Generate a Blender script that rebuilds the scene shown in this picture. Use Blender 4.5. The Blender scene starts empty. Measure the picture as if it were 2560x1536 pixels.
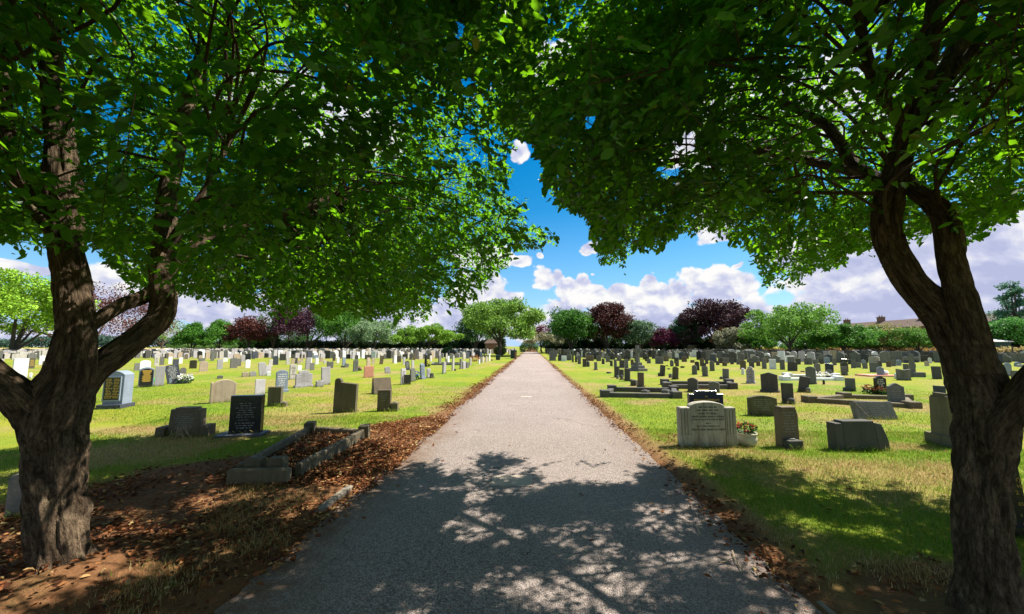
import bpy, math, random
import numpy as np
from mathutils import Vector, Matrix
random.seed(7); rng = np.random.default_rng(7)
SC = bpy.context.scene; COL = SC.collection
R = math.radians
# ------------------------------------------------------------------ camera
W, H, F = 2560.0, 1536.0, 940.0
YAW = math.atan(48/F); PITCH = math.atan(98/F); EYE = np.array([0, 0, 1.6])
FW = np.array([-math.sin(YAW)*math.cos(PITCH), math.cos(YAW)*math.cos(PITCH), math.sin(PITCH)])
RT = np.array([math.cos(YAW), math.sin(YAW), 0.0]); UP = np.cross(RT, FW)
cd = bpy.data.cameras.new('camera'); cam = bpy.data.objects.new('camera', cd); COL.objects.link(cam)
cam.location = EYE; cam.rotation_euler = (math.pi/2+PITCH, 0, YAW)
cd.sensor_width = 36; cd.lens = F*36/W; cd.clip_end = 6000; cd.clip_start = 0.02
SC.camera = cam
def proj(P):
    v = np.asarray(P, float)-EYE; z = v@FW
    zz = np.where(np.abs(z) < 1e-3, 1e-3, z)
    return 1280+F*(v@RT)/zz, 768-F*(v@UP)/zz, z
def ray(px, py):
    return FW+RT*((px-1280)/F)+UP*((768-py)/F)
def ground(px, py, z0=0.0):
    d = ray(px, py); t = (z0-EYE[2])/d[2]; return EYE+d*t
def at_y(px, py, y):
    d = ray(px, py); return EYE+d*(y/d[1])
SS = 2560/2473.0
# ------------------------------------------------------------------ noise
def vnoise(x, y, seed=0):
    x = np.asarray(x, float); y = np.asarray(y, float)
    xi = np.floor(x); yi = np.floor(y); fx = x-xi; fy = y-yi
    fx = fx*fx*(3-2*fx); fy = fy*fy*(3-2*fy)
    def h(a, b):
        v = np.sin(a*127.1+b*311.7+seed*74.7)*43758.5453
        return v-np.floor(v)
    return (h(xi, yi)*(1-fx)+h(xi+1, yi)*fx)*(1-fy)+(h(xi, yi+1)*(1-fx)+h(xi+1, yi+1)*fx)*fy
def fbm(x, y, seed=0, o=4):
    s = 0; a = .5
    for i in range(o):
        s = s+a*vnoise(x*2**i, y*2**i, seed+i*13); a *= .5
    return s/(1-.5**o)
def sst(a, b, x):
    t = np.clip((np.asarray(x, float)-a)/(b-a), 0, 1); return t*t*(3-2*t)
# ------------------------------------------------------------------ ground shape
XL, XR = -1.90, 1.70
LT = np.array([-3.15, 2.58]); RTREE = np.array([2.98, 2.40])
def edge_d(x):
    return np.where(x < (XL+XR)/2, XL-x, x-XR)
def gh(x, y):
    x = np.asarray(x, float); y = np.asarray(y, float)
    d = edge_d(x)
    lawn = .025+.05*(fbm(x*.6, y*.6, 3)-.5)*sst(60, 5, y)+.025*(fbm(x*3, y*3, 5)-.5)*sst(25, 5, y)
    z = np.where(d > 0, lawn*sst(0, .3, d)-.012*(1-sst(0, .08, d)), -.03)
    z = z+.13*np.exp(-((x-LT[0])**2+(y-LT[1])**2)/.35)+.10*np.exp(-((x-RTREE[0])**2+(y-RTREE[1])**2)/.3)
    return z
straw_spots = [(330,1080,150,16),(455,1085,110,22),(660,1180,70,10),(1700,1120,90,18),(1960,1110,60,14),(2180,1120,70,12),(2260,1120,60,14),
 (2280,1190,170,45),(820,1016,60,8),(760,990,60,7),(1600,1010,40,8),(1800,1190,30,9),(1330,1010,1,1),(1640,1005,30,6),(2020,1000,50,7),(1960,1003,40,8),
 (1790,1000,18,10),(2060,960,60,6),(1590,968,25,6),(1720,1100,50,12),(2010,1180,60,14),(2150,1170,140,24),(2390,1180,70,30),(760,1080,60,8),(700,1060,50,8),(400,1010,40,6)]
SPW = []
for px, py, a, b in straw_spots:
    c = ground(px, py); e = ground(px+a, py); f_ = ground(px, py-b*.8)
    SPW.append((c[0], c[1], max(.15, abs(e[0]-c[0])), max(.15, abs(f_[1]-c[1]))))
def dirt_f(x, y):
    """bare soil and leaf litter: verges of the path and under the two trees"""
    x = np.asarray(x, float); y = np.asarray(y, float); d = edge_d(x)
    n = (fbm(x*1.1, y*1.1, 21)-.5)*1.5+(fbm(x*5, y*5, 22)-.5)*.5
    wl = .30+1.25*sst(9.5, 6.3, y)+1.6*sst(5.9, 4.6, y)+.6*sst(4, 3, y)
    wr = .20+.12*sst(7, 4, y)
    left = x < 0
    w = np.where(left, wl, wr)
    m = sst(.22, -.22, d-w+n*np.where(left, .55, .14)*np.minimum(1, w))
    tr = np.exp(-((x-RTREE[0]+.25)**2/.9+(y-RTREE[1])**2/.55))
    m = np.maximum(m, sst(.25, .6, tr+n*.2))
    return np.clip(m, 0, 1)
def dry_f(x, y):
    x = np.asarray(x, float); y = np.asarray(y, float)
    n = fbm(x*.35, y*.35, 31)*.5+fbm(x*1.3, y*1.3, 32)*.5
    v = sst(.46, .72, n)*.75
    for cx, cy, a, b in SPW:
        v = np.maximum(v, 1.0*np.exp(-(((x-cx)/a)**2+((y-cy)/b)**2)**1.4)*(.55+.6*fbm(x*4, y*4, 35)))
    d = edge_d(x)
    v = np.maximum(v, .95*sst(.55, .15, d+.3*(fbm(x*3, y*3, 36)-.5))*(x > 0)*sst(30, 8, y))
    return np.clip(v, 0, 1)
# ------------------------------------------------------------------ materials
def mat(name):
    m = bpy.data.materials.new(name); m.use_nodes = True
    nt = m.node_tree; b = nt.nodes['Principled BSDF']; return m, nt, b
def N(nt, typ, **kw):
    n = nt.nodes.new(typ)
    for k, v in kw.items():
        if k.startswith('i_'): n.inputs[int(k[2:])].default_value = v
        elif k in n.bl_rna.properties.keys(): setattr(n, k, v)
        else: n.inputs[k.replace('_', ' ')].default_value = v
    return n
def LK(nt, a, b): nt.links.new(a, b)
def noise(nt, vec, scale, detail=4, rough=.55, dist=0):
    n = N(nt, 'ShaderNodeTexNoise'); n.inputs['Scale'].default_value = scale; n.inputs['Detail'].default_value = detail
    n.inputs['Roughness'].default_value = rough; n.inputs['Distortion'].default_value = dist
    if vec is not None: LK(nt, vec, n.inputs['Vector'])
    return n.outputs['Fac']
def ramp(nt, fac, stops, interp='LINEAR'):
    r = N(nt, 'ShaderNodeValToRGB'); r.color_ramp.interpolation = interp
    e = r.color_ramp.elements
    while len(e) < len(stops): e.new(.5)
    for i, (p, c) in enumerate(stops):
        e[i].position = p
        c = (c, c, c) if isinstance(c, (int, float)) else c
        e[i].color = (*c, 1)
    LK(nt, fac, r.inputs[0]); return r.outputs[0]
def mixc(nt, fac, a, b, mode='MIX'):
    m = N(nt, 'ShaderNodeMix', data_type='RGBA', blend_type=mode)
    for s, v in ((m.inputs[0], fac), (m.inputs[6], a), (m.inputs[7], b)):
        if isinstance(v, (int, float)): s.default_value = v
        elif isinstance(v, tuple): s.default_value = (*v, 1)
        else: LK(nt, v, s)
    return m.outputs[2]
def math_(nt, op, a, b=None, c=None, clamp=False):
    m = N(nt, 'ShaderNodeMath', operation=op, use_clamp=clamp)
    for s, v in zip(m.inputs, (a, b, c)):
        if v is None: continue
        if isinstance(v, (int, float)): s.default_value = v
        else: LK(nt, v, s)
    return m.outputs[0]
def bump(nt, b, h, strength=.4, dist=.01):
    n = N(nt, 'ShaderNodeBump'); n.inputs['Strength'].default_value = strength; n.inputs['Distance'].default_value = dist
    LK(nt, h, n.inputs['Height']); LK(nt, n.outputs[0], b.inputs['Normal'])
def objvec(nt, scale=None):
    tc = N(nt, 'ShaderNodeTexCoord'); oi = N(nt, 'ShaderNodeObjectInfo')
    m = N(nt, 'ShaderNodeVectorMath', operation='MULTIPLY_ADD')
    LK(nt, oi.outputs['Random'], m.inputs[0]); m.inputs[1].default_value = (37, 53, 71); LK(nt, tc.outputs['Object'], m.inputs[2])
    v = m.outputs[0]
    if scale:
        s = N(nt, 'ShaderNodeVectorMath', operation='MULTIPLY'); LK(nt, v, s.inputs[0]); s.inputs[1].default_value = scale; v = s.outputs[0]
    return v, oi.outputs['Random']
def stone(name, c, stain=(.05, .045, .03), st=.7, rough=.85, spots=.36, var=.3, spec=.3):
    m, nt, b = mat(name)
    v, rnd = objvec(nt); vs, _ = objvec(nt, (9, 9, 1.3))
    n1 = noise(nt, v, 3.2, 6, .65); n2 = noise(nt, v, 38, 5, .7); n3 = noise(nt, vs, 1, 5, .65)
    col = mixc(nt, n1, tuple(x*.68 for x in c), tuple(x*1.3 for x in c))
    col = mixc(nt, math_(nt, 'MULTIPLY', ramp(nt, n3, [(.47, 0), (.72, 1)]), st), col, stain)
    col = mixc(nt, math_(nt, 'MULTIPLY', ramp(nt, n2, [(.56, 0), (.72, 1)]), spots), col, tuple(min(.75, x*1.9+.03) for x in c))
    col = mixc(nt, math_(nt, 'MULTIPLY', ramp(nt, n2, [(.28, 1), (.42, 0)]), spots*1.5), col, tuple(x*.35 for x in c))
    k = math_(nt, 'MULTIPLY_ADD', rnd, var, 1-var*.5)
    h = N(nt, 'ShaderNodeHueSaturation'); LK(nt, k, h.inputs['Value']); LK(nt, col, h.inputs['Color'])
    LK(nt, h.outputs[0], b.inputs['Base Color']); b.inputs['Roughness'].default_value = rough
    b.inputs['Specular IOR Level'].default_value = spec
    bump(nt, b, math_(nt, 'ADD', n2, math_(nt, 'MULTIPLY', n1, .6)), .35, .006)
    return m
M = {}
M['pale'] = stone('pale_limestone', (.42, .39, .34), (.14, .12, .10), .45)
M['white'] = stone('white_marble', (.68, .67, .66), (.3, .28, .26), .25, .5, .1)
M['grey'] = stone('weathered_grey_stone', (.135, .13, .115), (.05, .065, .05), .55)
M['dgrey'] = stone('dark_grey_stone', (.072, .067, .058), (.025, .032, .025), .55)
M['black'] = stone('black_granite', (.012, .012, .014), (.006, .006, .006), .2, .22, .12, .1, .5)
M['brown'] = stone('brown_sandstone', (.13, .098, .062), (.06, .045, .025), .65)
M['tan'] = stone('tan_sandstone', (.36, .28, .20), (.16, .11, .07), .5)
M['pink'] = stone('pink_granite', (.52, .23, .16), (.3, .14, .1), .25)
M['slate'] = stone('blue_grey_granite', (.20, .235, .29), (.11, .13, .16), .3, .5)
M['dslate'] = stone('dark_slate', (.055, .06, .075), (.03, .032, .04), .3, .6, .12)
M['olive'] = stone('mossy_olive_stone', (.10, .085, .048), (.035, .032, .015), .6)
M['blue'] = stone('polished_navy_granite', (.010, .014, .055), (.006, .008, .03), .2, .15, .08, .1, .5)
M['lilac'] = stone('lilac_grey_stone', (.36, .335, .34), (.15, .13, .13), .5)
M['cream'] = stone('stained_cream_marble', (.36, .335, .265), (.10, .068, .028), .85, .7, .12)
M['kerb'] = stone('mossy_kerb_concrete', (.125, .10, .058), (.05, .045, .02), .65, spots=.35)
def plain(name, c, rough=.6, spec=.3, var=.25, ns=20):
    m, nt, b = mat(name); v, rnd = objvec(nt)
    n = noise(nt, v, ns, 5, .6)
    LK(nt, mixc(nt, n, tuple(x*(1-var) for x in c), tuple(x*(1+var) for x in c)), b.inputs['Base Color'])
    b.inputs['Roughness'].default_value = rough; b.inputs['Specular IOR Level'].default_value = spec
    return m
M['gold'] = plain('gold_lettering', (.55, .33, .05), .5)
M['wlet'] = plain('white_lettering', (.62, .60, .55), .7)
M['glet'] = plain('faded_grey_lettering', (.20, .19, .17), .8)
M['dlet'] = plain('dark_cut_lettering', (.055, .05, .035), .9)
M['binmat'] = plain('dark_green_plastic', (.012, .03, .025), .45)
M['wood'] = plain('weathered_timber', (.22, .10, .045), .85)
M['rtile'] = plain('brown_roof_tile', (.10, .065, .05), .9, .2, .3, 3)
M['wframe'] = plain('white_window_frame', (.7, .7, .7), .5)
M['glass'] = plain('dark_window_glass', (.02, .025, .03), .08, .5)
M['lroof'] = plain('pale_corrugated_roof', (.5, .49, .47), .7)
M['dgreen'] = plain('dark_green_sheet', (.03, .06, .055), .7)
M['conc'] = plain('pale_concrete_patch', (.36, .295, .235), .9, .2, .16, 60)
M['edging'] = plain('old_concrete_edging', (.20, .17, .13), .95, .2, .4, 14)
M['metal'] = plain('dark_steel_post', (.05, .05, .05), .6)
M['terra'] = plain('cream_glazed_pot', (.46, .42, .30), .5, .4, .2, 9)
def brickmat():
    m, nt, b = mat('red_brick'); tc = N(nt, 'ShaderNodeTexCoord')
    s = N(nt, 'ShaderNodeSeparateXYZ'); LK(nt, tc.outputs['Object'], s.inputs[0])
    c = N(nt, 'ShaderNodeCombineXYZ'); LK(nt, math_(nt, 'ADD', s.outputs[0], s.outputs[1]), c.inputs[0]); LK(nt, s.outputs[2], c.inputs[1])
    t = N(nt, 'ShaderNodeTexBrick'); LK(nt, c.outputs[0], t.inputs['Vector']); t.inputs['Scale'].default_value = 2.2
    t.inputs['Color1'].default_value = (.22, .10, .065, 1); t.inputs['Color2'].default_value = (.16, .075, .05, 1); t.inputs['Mortar'].default_value = (.2, .17, .14, 1)
    LK(nt, t.outputs[0], b.inputs['Base Color']); b.inputs['Roughness'].default_value = .9
    return m
M['brick'] = brickmat()
def leafmat(name, stops, trans, tmix=.45, rough=.45, spec=.35):
    m, nt, b = mat(name)
    g = N(nt, 'ShaderNodeNewGeometry'); rnd = g.outputs['Random Per Island']
    col = ramp(nt, rnd, stops)
    LK(nt, col, b.inputs['Base Color']); b.inputs['Roughness'].default_value = rough; b.inputs['Specular IOR Level'].default_value = spec
    t = N(nt, 'ShaderNodeBsdfTranslucent'); LK(nt, mixc(nt, rnd, tuple(x*.75 for x in trans), trans), t.inputs[0])
    mx = N(nt, 'ShaderNodeMixShader'); mx.inputs[0].default_value = tmix
    LK(nt, b.outputs[0], mx.inputs[1]); LK(nt, t.outputs[0], mx.inputs[2]); LK(nt, mx.outputs[0], nt.nodes['Material Output'].inputs[0])
    return m
M['leaf'] = leafmat('canopy_leaf', [(0, (.004, .021, .004)), (.35, (.009, .042, .005)), (.75, (.018, .066, .007)), (.93, (.04, .105, .010)), (.985, (.08, .13, .012)), (1, (.30, .20, .02))], (.25, .62, .010), .44)
M['litter'] = leafmat('dead_leaf', [(0, (.035, .012, .006)), (.3, (.10, .034, .013)), (.65, (.20, .07, .025)), (.88, (.32, .14, .05)), (1, (.48, .36, .15))], (.25, .1, .03), .15, .8, .15)
def fol(name, c, var=.45, trans=None, tm=.25):
    return leafmat(name, [(0, tuple(x*(1-var) for x in c)), (.6, c), (1, tuple(x*(1+var) for x in c))], trans or tuple(min(.6, x*2.0) for x in c), tm, .6, .2)
def barkmat(name, dark, light, patch):
    m, nt, b = mat(name); tc = N(nt, 'ShaderNodeTexCoord'); uv = tc.outputs['UV']
    s = N(nt, 'ShaderNodeVectorMath', operation='MULTIPLY'); LK(nt, uv, s.inputs[0]); s.inputs[1].default_value = (22, 4, 1)
    n1 = noise(nt, s.outputs[0], 1, 7, .7, .6); n2 = noise(nt, tc.outputs['Object'], 7, 6, .7); n3 = noise(nt, tc.outputs['Object'], 60, 4, .6)
    col = mixc(nt, ramp(nt, n1, [(.35, 0), (.66, 1)]), dark, light)
    col = mixc(nt, math_(nt, 'MULTIPLY', ramp(nt, n2, [(.55, 0), (.68, 1)]), .65), col, patch)
    LK(nt, col, b.inputs['Base Color']); b.inputs['Roughness'].default_value = .95; b.inputs['Specular IOR Level'].default_value = .15
    s2 = N(nt, 'ShaderNodeVectorMath', operation='MULTIPLY'); LK(nt, uv, s2.inputs[0]); s2.inputs[1].default_value = (75, 17, 1)
    n4 = noise(nt, s2.outputs[0], 1, 5, .75, .3); col = mixc(nt, math_(nt, 'MULTIPLY', ramp(nt, n4, [(.42, 1), (.56, 0)]), .7), col, dark); LK(nt, col, b.inputs['Base Color'])
    bump(nt, b, math_(nt, 'ADD', math_(nt, 'ADD', n1, math_(nt, 'MULTIPLY', n4, .7)), math_(nt, 'MULTIPLY', n3, .35)), 1.0, .05)
    return m
M['bark'] = barkmat('fissured_bark', (.034, .021, .012), (.28, .195, .122), (.31, .25, .14))
M['barkfar'] = plain('far_bark', (.07, .055, .04), .95)
def groundmat():
    m, nt, b = mat('lawn'); g = N(nt, 'ShaderNodeNewGeometry'); P = g.outputs['Position']
    a1 = N(nt, 'ShaderNodeAttribute', attribute_name='dirt'); a2 = N(nt, 'ShaderNodeAttribute', attribute_name='dry')
    nl = noise(nt, P, .22, 5, .6); nm = noise(nt, P, 2.2, 5, .65); nf = noise(nt, P, 45, 4, .7); nh = noise(nt, P, 9, 4, .7)
    green = mixc(nt, ramp(nt, nm, [(.3, 0), (.7, 1)]), (.085, .175, .010), (.185, .25, .016))
    green = mixc(nt, ramp(nt, nl, [(.4, 0), (.62, .8)]), green, (.25, .24, .022))
    dry = mixc(nt, nh, (.20, .145, .05), (.40, .27, .13))
    dfac = math_(nt, 'ADD', a2.outputs['Fac'], math_(nt, 'MULTIPLY_ADD', nh, .7, -.35), clamp=True)
    col = mixc(nt, dfac, green, dry)
    col = mixc(nt, math_(nt, 'MULTIPLY', ramp(nt, nf, [(.3, 1), (.55, 0)]), .5), col, (.04, .05, .008))
    col = mixc(nt, math_(nt, 'MULTIPLY', ramp(nt, nf, [(.58, 0), (.75, 1)]), .35), col, (.30, .27, .08))
    soil = mixc(nt, nh, (.075, .032, .014), (.235, .115, .05))
    soil = mixc(nt, ramp(nt, nm, [(.5, 0), (.68, .55)]), soil, (.10, .085, .03))
    soil = mixc(nt, math_(nt, 'MULTIPLY', ramp(nt, nf, [(.56, 0), (.7, 1)]), .6), soil, (.26, .13, .06))
    col = mixc(nt, a1.outputs['Fac'], col, soil)
    LK(nt, col, b.inputs['Base Color']); b.inputs['Roughness'].default_value = .95; b.inputs['Specular IOR Level'].default_value = .1
    bump(nt, b, math_(nt, 'ADD', nf, math_(nt, 'MULTIPLY', nh, 1.2)), .7, .03)
    return m
M['lawn'] = groundmat()
def pathmat():
    m, nt, b = mat('worn_tarmac'); g = N(nt, 'ShaderNodeNewGeometry'); P = g.outputs['Position']
    vo = N(nt, 'ShaderNodeTexVoronoi'); LK(nt, P, vo.inputs['Vector']); vo.inputs['Scale'].default_value = 95
    nf = noise(nt, P, 120, 3, .7); nm = noise(nt, P, 1.6, 6, .65); nl = noise(nt, P, .35, 4, .6); nb = noise(nt, P, 30, 4, .75)
    sp = N(nt, 'ShaderNodeSeparateColor'); LK(nt, vo.outputs['Color'], sp.inputs[0])
    chip = ramp(nt, sp.outputs[0], [(0, (.15, .118, .103)), (.3, (.30, .235, .20)), (.7, (.37, .31, .265)), (1, (.47, .395, .34))])
    col = mixc(nt, ramp(nt, vo.outputs['Distance'], [(.38, 0), (.66, .65)]), chip, (.07, .06, .055))
    col = mixc(nt, math_(nt, 'MULTIPLY', ramp(nt, nm, [(.52, 0), (.75, 1)]), .35), col, (.16, .132, .12))
    col = mixc(nt, math_(nt, 'MULTIPLY', ramp(nt, nb, [(.5, 0), (.7, 1)]), .35), col, (.42, .345, .31))
    col = mixc(nt, math_(nt, 'MULTIPLY', ramp(nt, nl, [(.45, 0), (.7, 1)]), .4), col, (.38, .30, .265))
    cr = N(nt, 'ShaderNodeTexVoronoi', feature='DISTANCE_TO_EDGE'); cr.inputs['Scale'].default_value = .55
    w = N(nt, 'ShaderNodeVectorMath', operation='MULTIPLY_ADD'); nc = N(nt, 'ShaderNodeTexNoise'); nc.inputs['Scale'].default_value = 2.2; nc.inputs['Detail'].default_value = 6
    LK(nt, P, nc.inputs['Vector']); LK(nt, nc.outputs['Color'], w.inputs[0]); w.inputs[1].default_value = (.9, .9, 0); LK(nt, P, w.inputs[2]); LK(nt, w.outputs[0], cr.inputs['Vector'])
    crk = math_(nt, 'MULTIPLY', ramp(nt, cr.outputs['Distance'], [(0, 1), (.006, 0)]), ramp(nt, nl, [(.5, 0), (.56, .8)]))
    col = mixc(nt, crk, col, (.03, .027, .025))
    ed = N(nt, 'ShaderNodeAttribute', attribute_name='soil')
    col = mixc(nt, math_(nt, 'MULTIPLY', ed.outputs['Fac'], ramp(nt, noise(nt, P, 6, 5, .7), [(.3, .2), (.65, 1)])), col, (.15, .085, .045))
    LK(nt, col, b.inputs['Base Color']); b.inputs['Roughness'].default_value = .92; b.inputs['Specular IOR Level'].default_value = .2
    bump(nt, b, math_(nt, 'SUBTRACT', nf, math_(nt, 'MULTIPLY', vo.outputs['Distance'], 1.2)), .8, .012)
    return m
M['path'] = pathmat()
def grassmat():
    m, nt, b = mat('grass_blades'); g = N(nt, 'ShaderNodeNewGeometry'); P = g.outputs['Position']; rnd = g.outputs['Random Per Island']
    a2 = N(nt, 'ShaderNodeAttribute', attribute_name='dry')
    gr = ramp(nt, rnd, [(0, (.07, .165, .010)), (.6, (.15, .265, .016)), (1, (.27, .32, .035))])
    dr = ramp(nt, rnd, [(0, (.25, .165, .05)), (.6, (.40, .28, .10)), (1, (.52, .40, .19))])
    f = math_(nt, 'GREATER_THAN', a2.outputs['Fac'], math_(nt, 'FRACT', math_(nt, 'MULTIPLY', rnd, 17.3)))
    col = mixc(nt, f, gr, dr); LK(nt, col, b.inputs['Base Color']); b.inputs['Roughness'].default_value = .6; b.inputs['Specular IOR Level'].default_value = .2
    t = N(nt, 'ShaderNodeBsdfTranslucent'); LK(nt, col, t.inputs[0]); mx = N(nt, 'ShaderNodeMixShader'); mx.inputs[0].default_value = .38
    LK(nt, b.outputs[0], mx.inputs[1]); LK(nt, t.outputs[0], mx.inputs[2]); LK(nt, mx.outputs[0], nt.nodes['Material Output'].inputs[0])
    return m
M['grass'] = grassmat()
# ------------------------------------------------------------------ mesh helpers
def fast(name, V, Q, m=None, parent=None, uv=None, attrs=None, smooth=False):
    V = np.ascontiguousarray(V, np.float32); Q = np.ascontiguousarray(Q, np.int32); k = Q.shape[1]
    me = bpy.data.meshes.new(name); me.vertices.add(len(V)); me.vertices.foreach_set('co', V.ravel())
    me.loops.add(Q.size); me.loops.foreach_set('vertex_index', Q.ravel()); me.polygons.add(len(Q))
    me.polygons.foreach_set('loop_start', np.arange(0, Q.size, k, dtype=np.int32))
    if smooth: me.polygons.foreach_set('use_smooth', np.ones(len(Q), bool))
    me.update(calc_edges=True)
    if uv is not None:
        l = me.uv_layers.new(name='UVMap'); l.data.foreach_set('uv', np.ascontiguousarray(uv[Q.ravel()], np.float32).ravel())
    for an, av in (attrs or {}).items():
        a = me.attributes.new(an, 'FLOAT', 'POINT'); a.data.foreach_set('value', np.ascontiguousarray(av, np.float32))
    return link(name, me, m, parent)
def link(name, me, m=None, parent=None):
    o = bpy.data.objects.new(name, me); COL.objects.link(o)
    if m is not None: me.materials.append(m)
    if parent is not None: o.parent = parent
    return o
def pyd(name, V, Fc, m=None, parent=None, smooth=False):
    me = bpy.data.meshes.new(name); me.from_pydata([tuple(map(float, v)) for v in V], [], Fc); me.update()
    if smooth:
        me.polygons.foreach_set('use_smooth', np.ones(len(me.polygons), bool))
    return link(name, me, m, parent)
def empty(name, loc, rot=(0, 0, 0)):
    o = bpy.data.objects.new(name, None); COL.objects.link(o); o.location = loc; o.rotation_euler = rot; o.empty_display_size = .2; return o
def tag(o, label=None, cat=None, group=None, kind=None):
    if label: o['label'] = label
    if cat: o['category'] = cat
    if group: o['group'] = group
    if kind: o['kind'] = kind
    return o
class MB:
    def __init__(s): s.V = []; s.F = []
    def add(s, V, Fc):
        b = len(s.V); s.V += [tuple(v) for v in V]; s.F += [tuple(b+i for i in f) for f in Fc]; return s
    def box(s, c, d, rz=0, top=(1, 1)):
        x, y, z = (q/2 for q in d); ca, sa = math.cos(rz), math.sin(rz); V = []
        for sz in (-1, 1):
            kx, ky = (top if sz > 0 else (1, 1))
            for sx, sy in ((-1, -1), (1, -1), (1, 1), (-1, 1)):
                a, b = sx*x*kx, sy*y*ky
                V.append((c[0]+a*ca-b*sa, c[1]+a*sa+b*ca, c[2]+sz*z))
        return s.add(V, [(3, 2, 1, 0), (4, 5, 6, 7), (0, 1, 5, 4), (1, 2, 6, 5), (2, 3, 7, 6), (3, 0, 4, 7)])
    def bbox(s, c, d, b=.008):
        """box with softened top edges"""
        x, y, z = d[0]/2, d[1]/2, d[2]/2; V = []
        for zz, i in ((-z, 0), (z-b, 0), (z, b)):
            for sx, sy in ((-1, -1), (1, -1), (1, 1), (-1, 1)): V.append((c[0]+sx*(x-i), c[1]+sy*(y-i), c[2]+zz))
        Fc = [(3, 2, 1, 0), (8, 9, 10, 11)]
        for k in (0, 4):
            for i in range(4): Fc.append((k+i, k+(i+1) % 4, k+4+(i+1) % 4, k+4+i))
        return s.add(V, Fc)
    def lathe(s, prof, c=(0, 0, 0), n=20):
        V = []
        for r, z in prof:
            for i in range(n):
                a = 2*math.pi*i/n; V.append((c[0]+r*math.cos(a), c[1]+r*math.sin(a), c[2]+z))
        Fc = []
        for j in range(len(prof)-1):
            for i in range(n): Fc.append((j*n+i, j*n+(i+1) % n, (j+1)*n+(i+1) % n, (j+1)*n+i))
        Fc.append(tuple(range((len(prof)-1)*n, len(prof)*n)))
        return s.add(V, Fc)
    def tube(s, pts, r0, r1, n=5):
        pts = np.array(pts, float); V, Q, _ = tube(pts, np.linspace(r0, r1, len(pts)), n); return s.add(V, [tuple(q) for q in Q])
    def obj(s, name, m, parent=None, smooth=False): return pyd(name, s.V, s.F, m, parent, smooth)
def tube(P, rad, n=8, amp=0, seed=0, ridges=9):
    P = np.asarray(P, float); m = len(P); T = np.gradient(P, axis=0); T /= np.linalg.norm(T, axis=1)[:, None]+1e-9
    u = np.cross(T[0], [0.3, 1, .1]); u /= np.linalg.norm(u)
    ang = np.linspace(0, 2*np.pi, n, endpoint=False); V = np.zeros((m, n, 3)); UV = np.zeros((m, n, 2))
    L = np.concatenate([[0], np.cumsum(np.linalg.norm(np.diff(P, axis=0), axis=1))])
    kr = random.Random(seed); KN = [(kr.uniform(0, 6.28), kr.uniform(.2, L[-1]), kr.choice([.22, .16, -.2, -.14])) for _ in range(16)]
    for i in range(m):
        u = u-T[i]*(u@T[i]); u /= np.linalg.norm(u); w = np.cross(T[i], u)
        rr = np.full(n, rad[i])
        if amp:
            l = L[i]
            ph = ang/(2*np.pi); wb = sst(.82, 1, ph)
            def per(a, b, sd):  # periodic noise in angle
                k = ph*a+.5*(vnoise(l*3.1+0*ph, ph*a*.5, sd+3)-.5); return vnoise(k, l*b+0*k, sd)*(1-wb)+vnoise(k-a, l*b+0*k, sd)*wb
            f1 = np.exp(-(np.abs(2*per(ridges*1.6, 2.4, seed)-1)/.2)**2); f2 = np.exp(-(np.abs(2*per(ridges*3.2, 5, seed+2)-1)/.22)**2)
            rr = rr*(1-amp*.75*f1-amp*.35*f2+amp*1.5*(per(3, 1.3, seed+5)-.5)+amp*.55*(per(ridges*4, 11, seed+9)-.5))
        if amp >= .2:
            for ka, kl, km in KN: rr = rr*(1+km*np.exp(-(((ang-ka+np.pi) % (2*np.pi)-np.pi)/.33)**2-((L[i]-kl)/.06)**2))
            rr = rr*(1+.26*math.exp(-max(P[i, 2], 0)/.12)*(.5+.5*np.cos(5*ang+seed+.8*np.sin(2*ang))))
        V[i] = P[i]+rr[:, None]*(np.cos(ang)[:, None]*u+np.sin(ang)[:, None]*w)
        UV[i, :, 0] = ang/(2*np.pi); UV[i, :, 1] = L[i]
    i, j = np.meshgrid(np.arange(m-1), np.arange(n), indexing='ij'); j2 = (j+1) % n
    Q = np.stack([i*n+j, i*n+j2, (i+1)*n+j2, (i+1)*n+j], -1).reshape(-1, 4)
    return V.reshape(-1, 3), Q, UV.reshape(-1, 2)
def catmull(K, per=10):
    K = np.asarray(K, float); K = np.vstack([2*K[0]-K[1], K, 2*K[-1]-K[-2]]); out = []
    for i in range(1, len(K)-2):
        for t in np.linspace(0, 1, per, endpoint=False):
            a, b, c, d = K[i-1:i+3]
            out.append(.5*(2*b+(c-a)*t+(2*a-5*b+4*c-d)*t*t+(3*b-a-3*c+d)*t**3))
    out.append(K[-2]); return np.array(out)
def nrm(v): return v/(np.linalg.norm(v, axis=-1, keepdims=True)+1e-9)
def leaf_mesh(name, P, D, Nn, L, Wd, fold, m, parent=None, attrs=None):
    D = nrm(D); Sd = nrm(np.cross(D, Nn)); Nn = np.cross(Sd, D); L = L[:, None]; Wd = Wd[:, None]; fo = fold[:, None]*Wd
    curl = Nn*(-.12*L)
    v = np.stack([P, P+.33*L*D+.5*Wd*Sd+fo*Nn, P+.72*L*D+.40*Wd*Sd+fo*Nn+curl*.5, P+L*D+curl, P+.72*L*D-.40*Wd*Sd+fo*Nn+curl*.5, P+.33*L*D-.5*Wd*Sd+fo*Nn], 1)
    n = len(P); b = np.arange(n)[:, None]*6
    Q = np.concatenate([b+np.array([[0, 1, 2, 3]]), b+np.array([[0, 3, 4, 5]])], 1).reshape(-1, 4)
    at = {k: np.repeat(x, 6) for k, x in (attrs or {}).items()}
    return fast(name, v.reshape(-1, 3), Q, m, parent, attrs=at)
def rdir(n):
    v = rng.normal(size=(n, 3)); return nrm(v)
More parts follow.
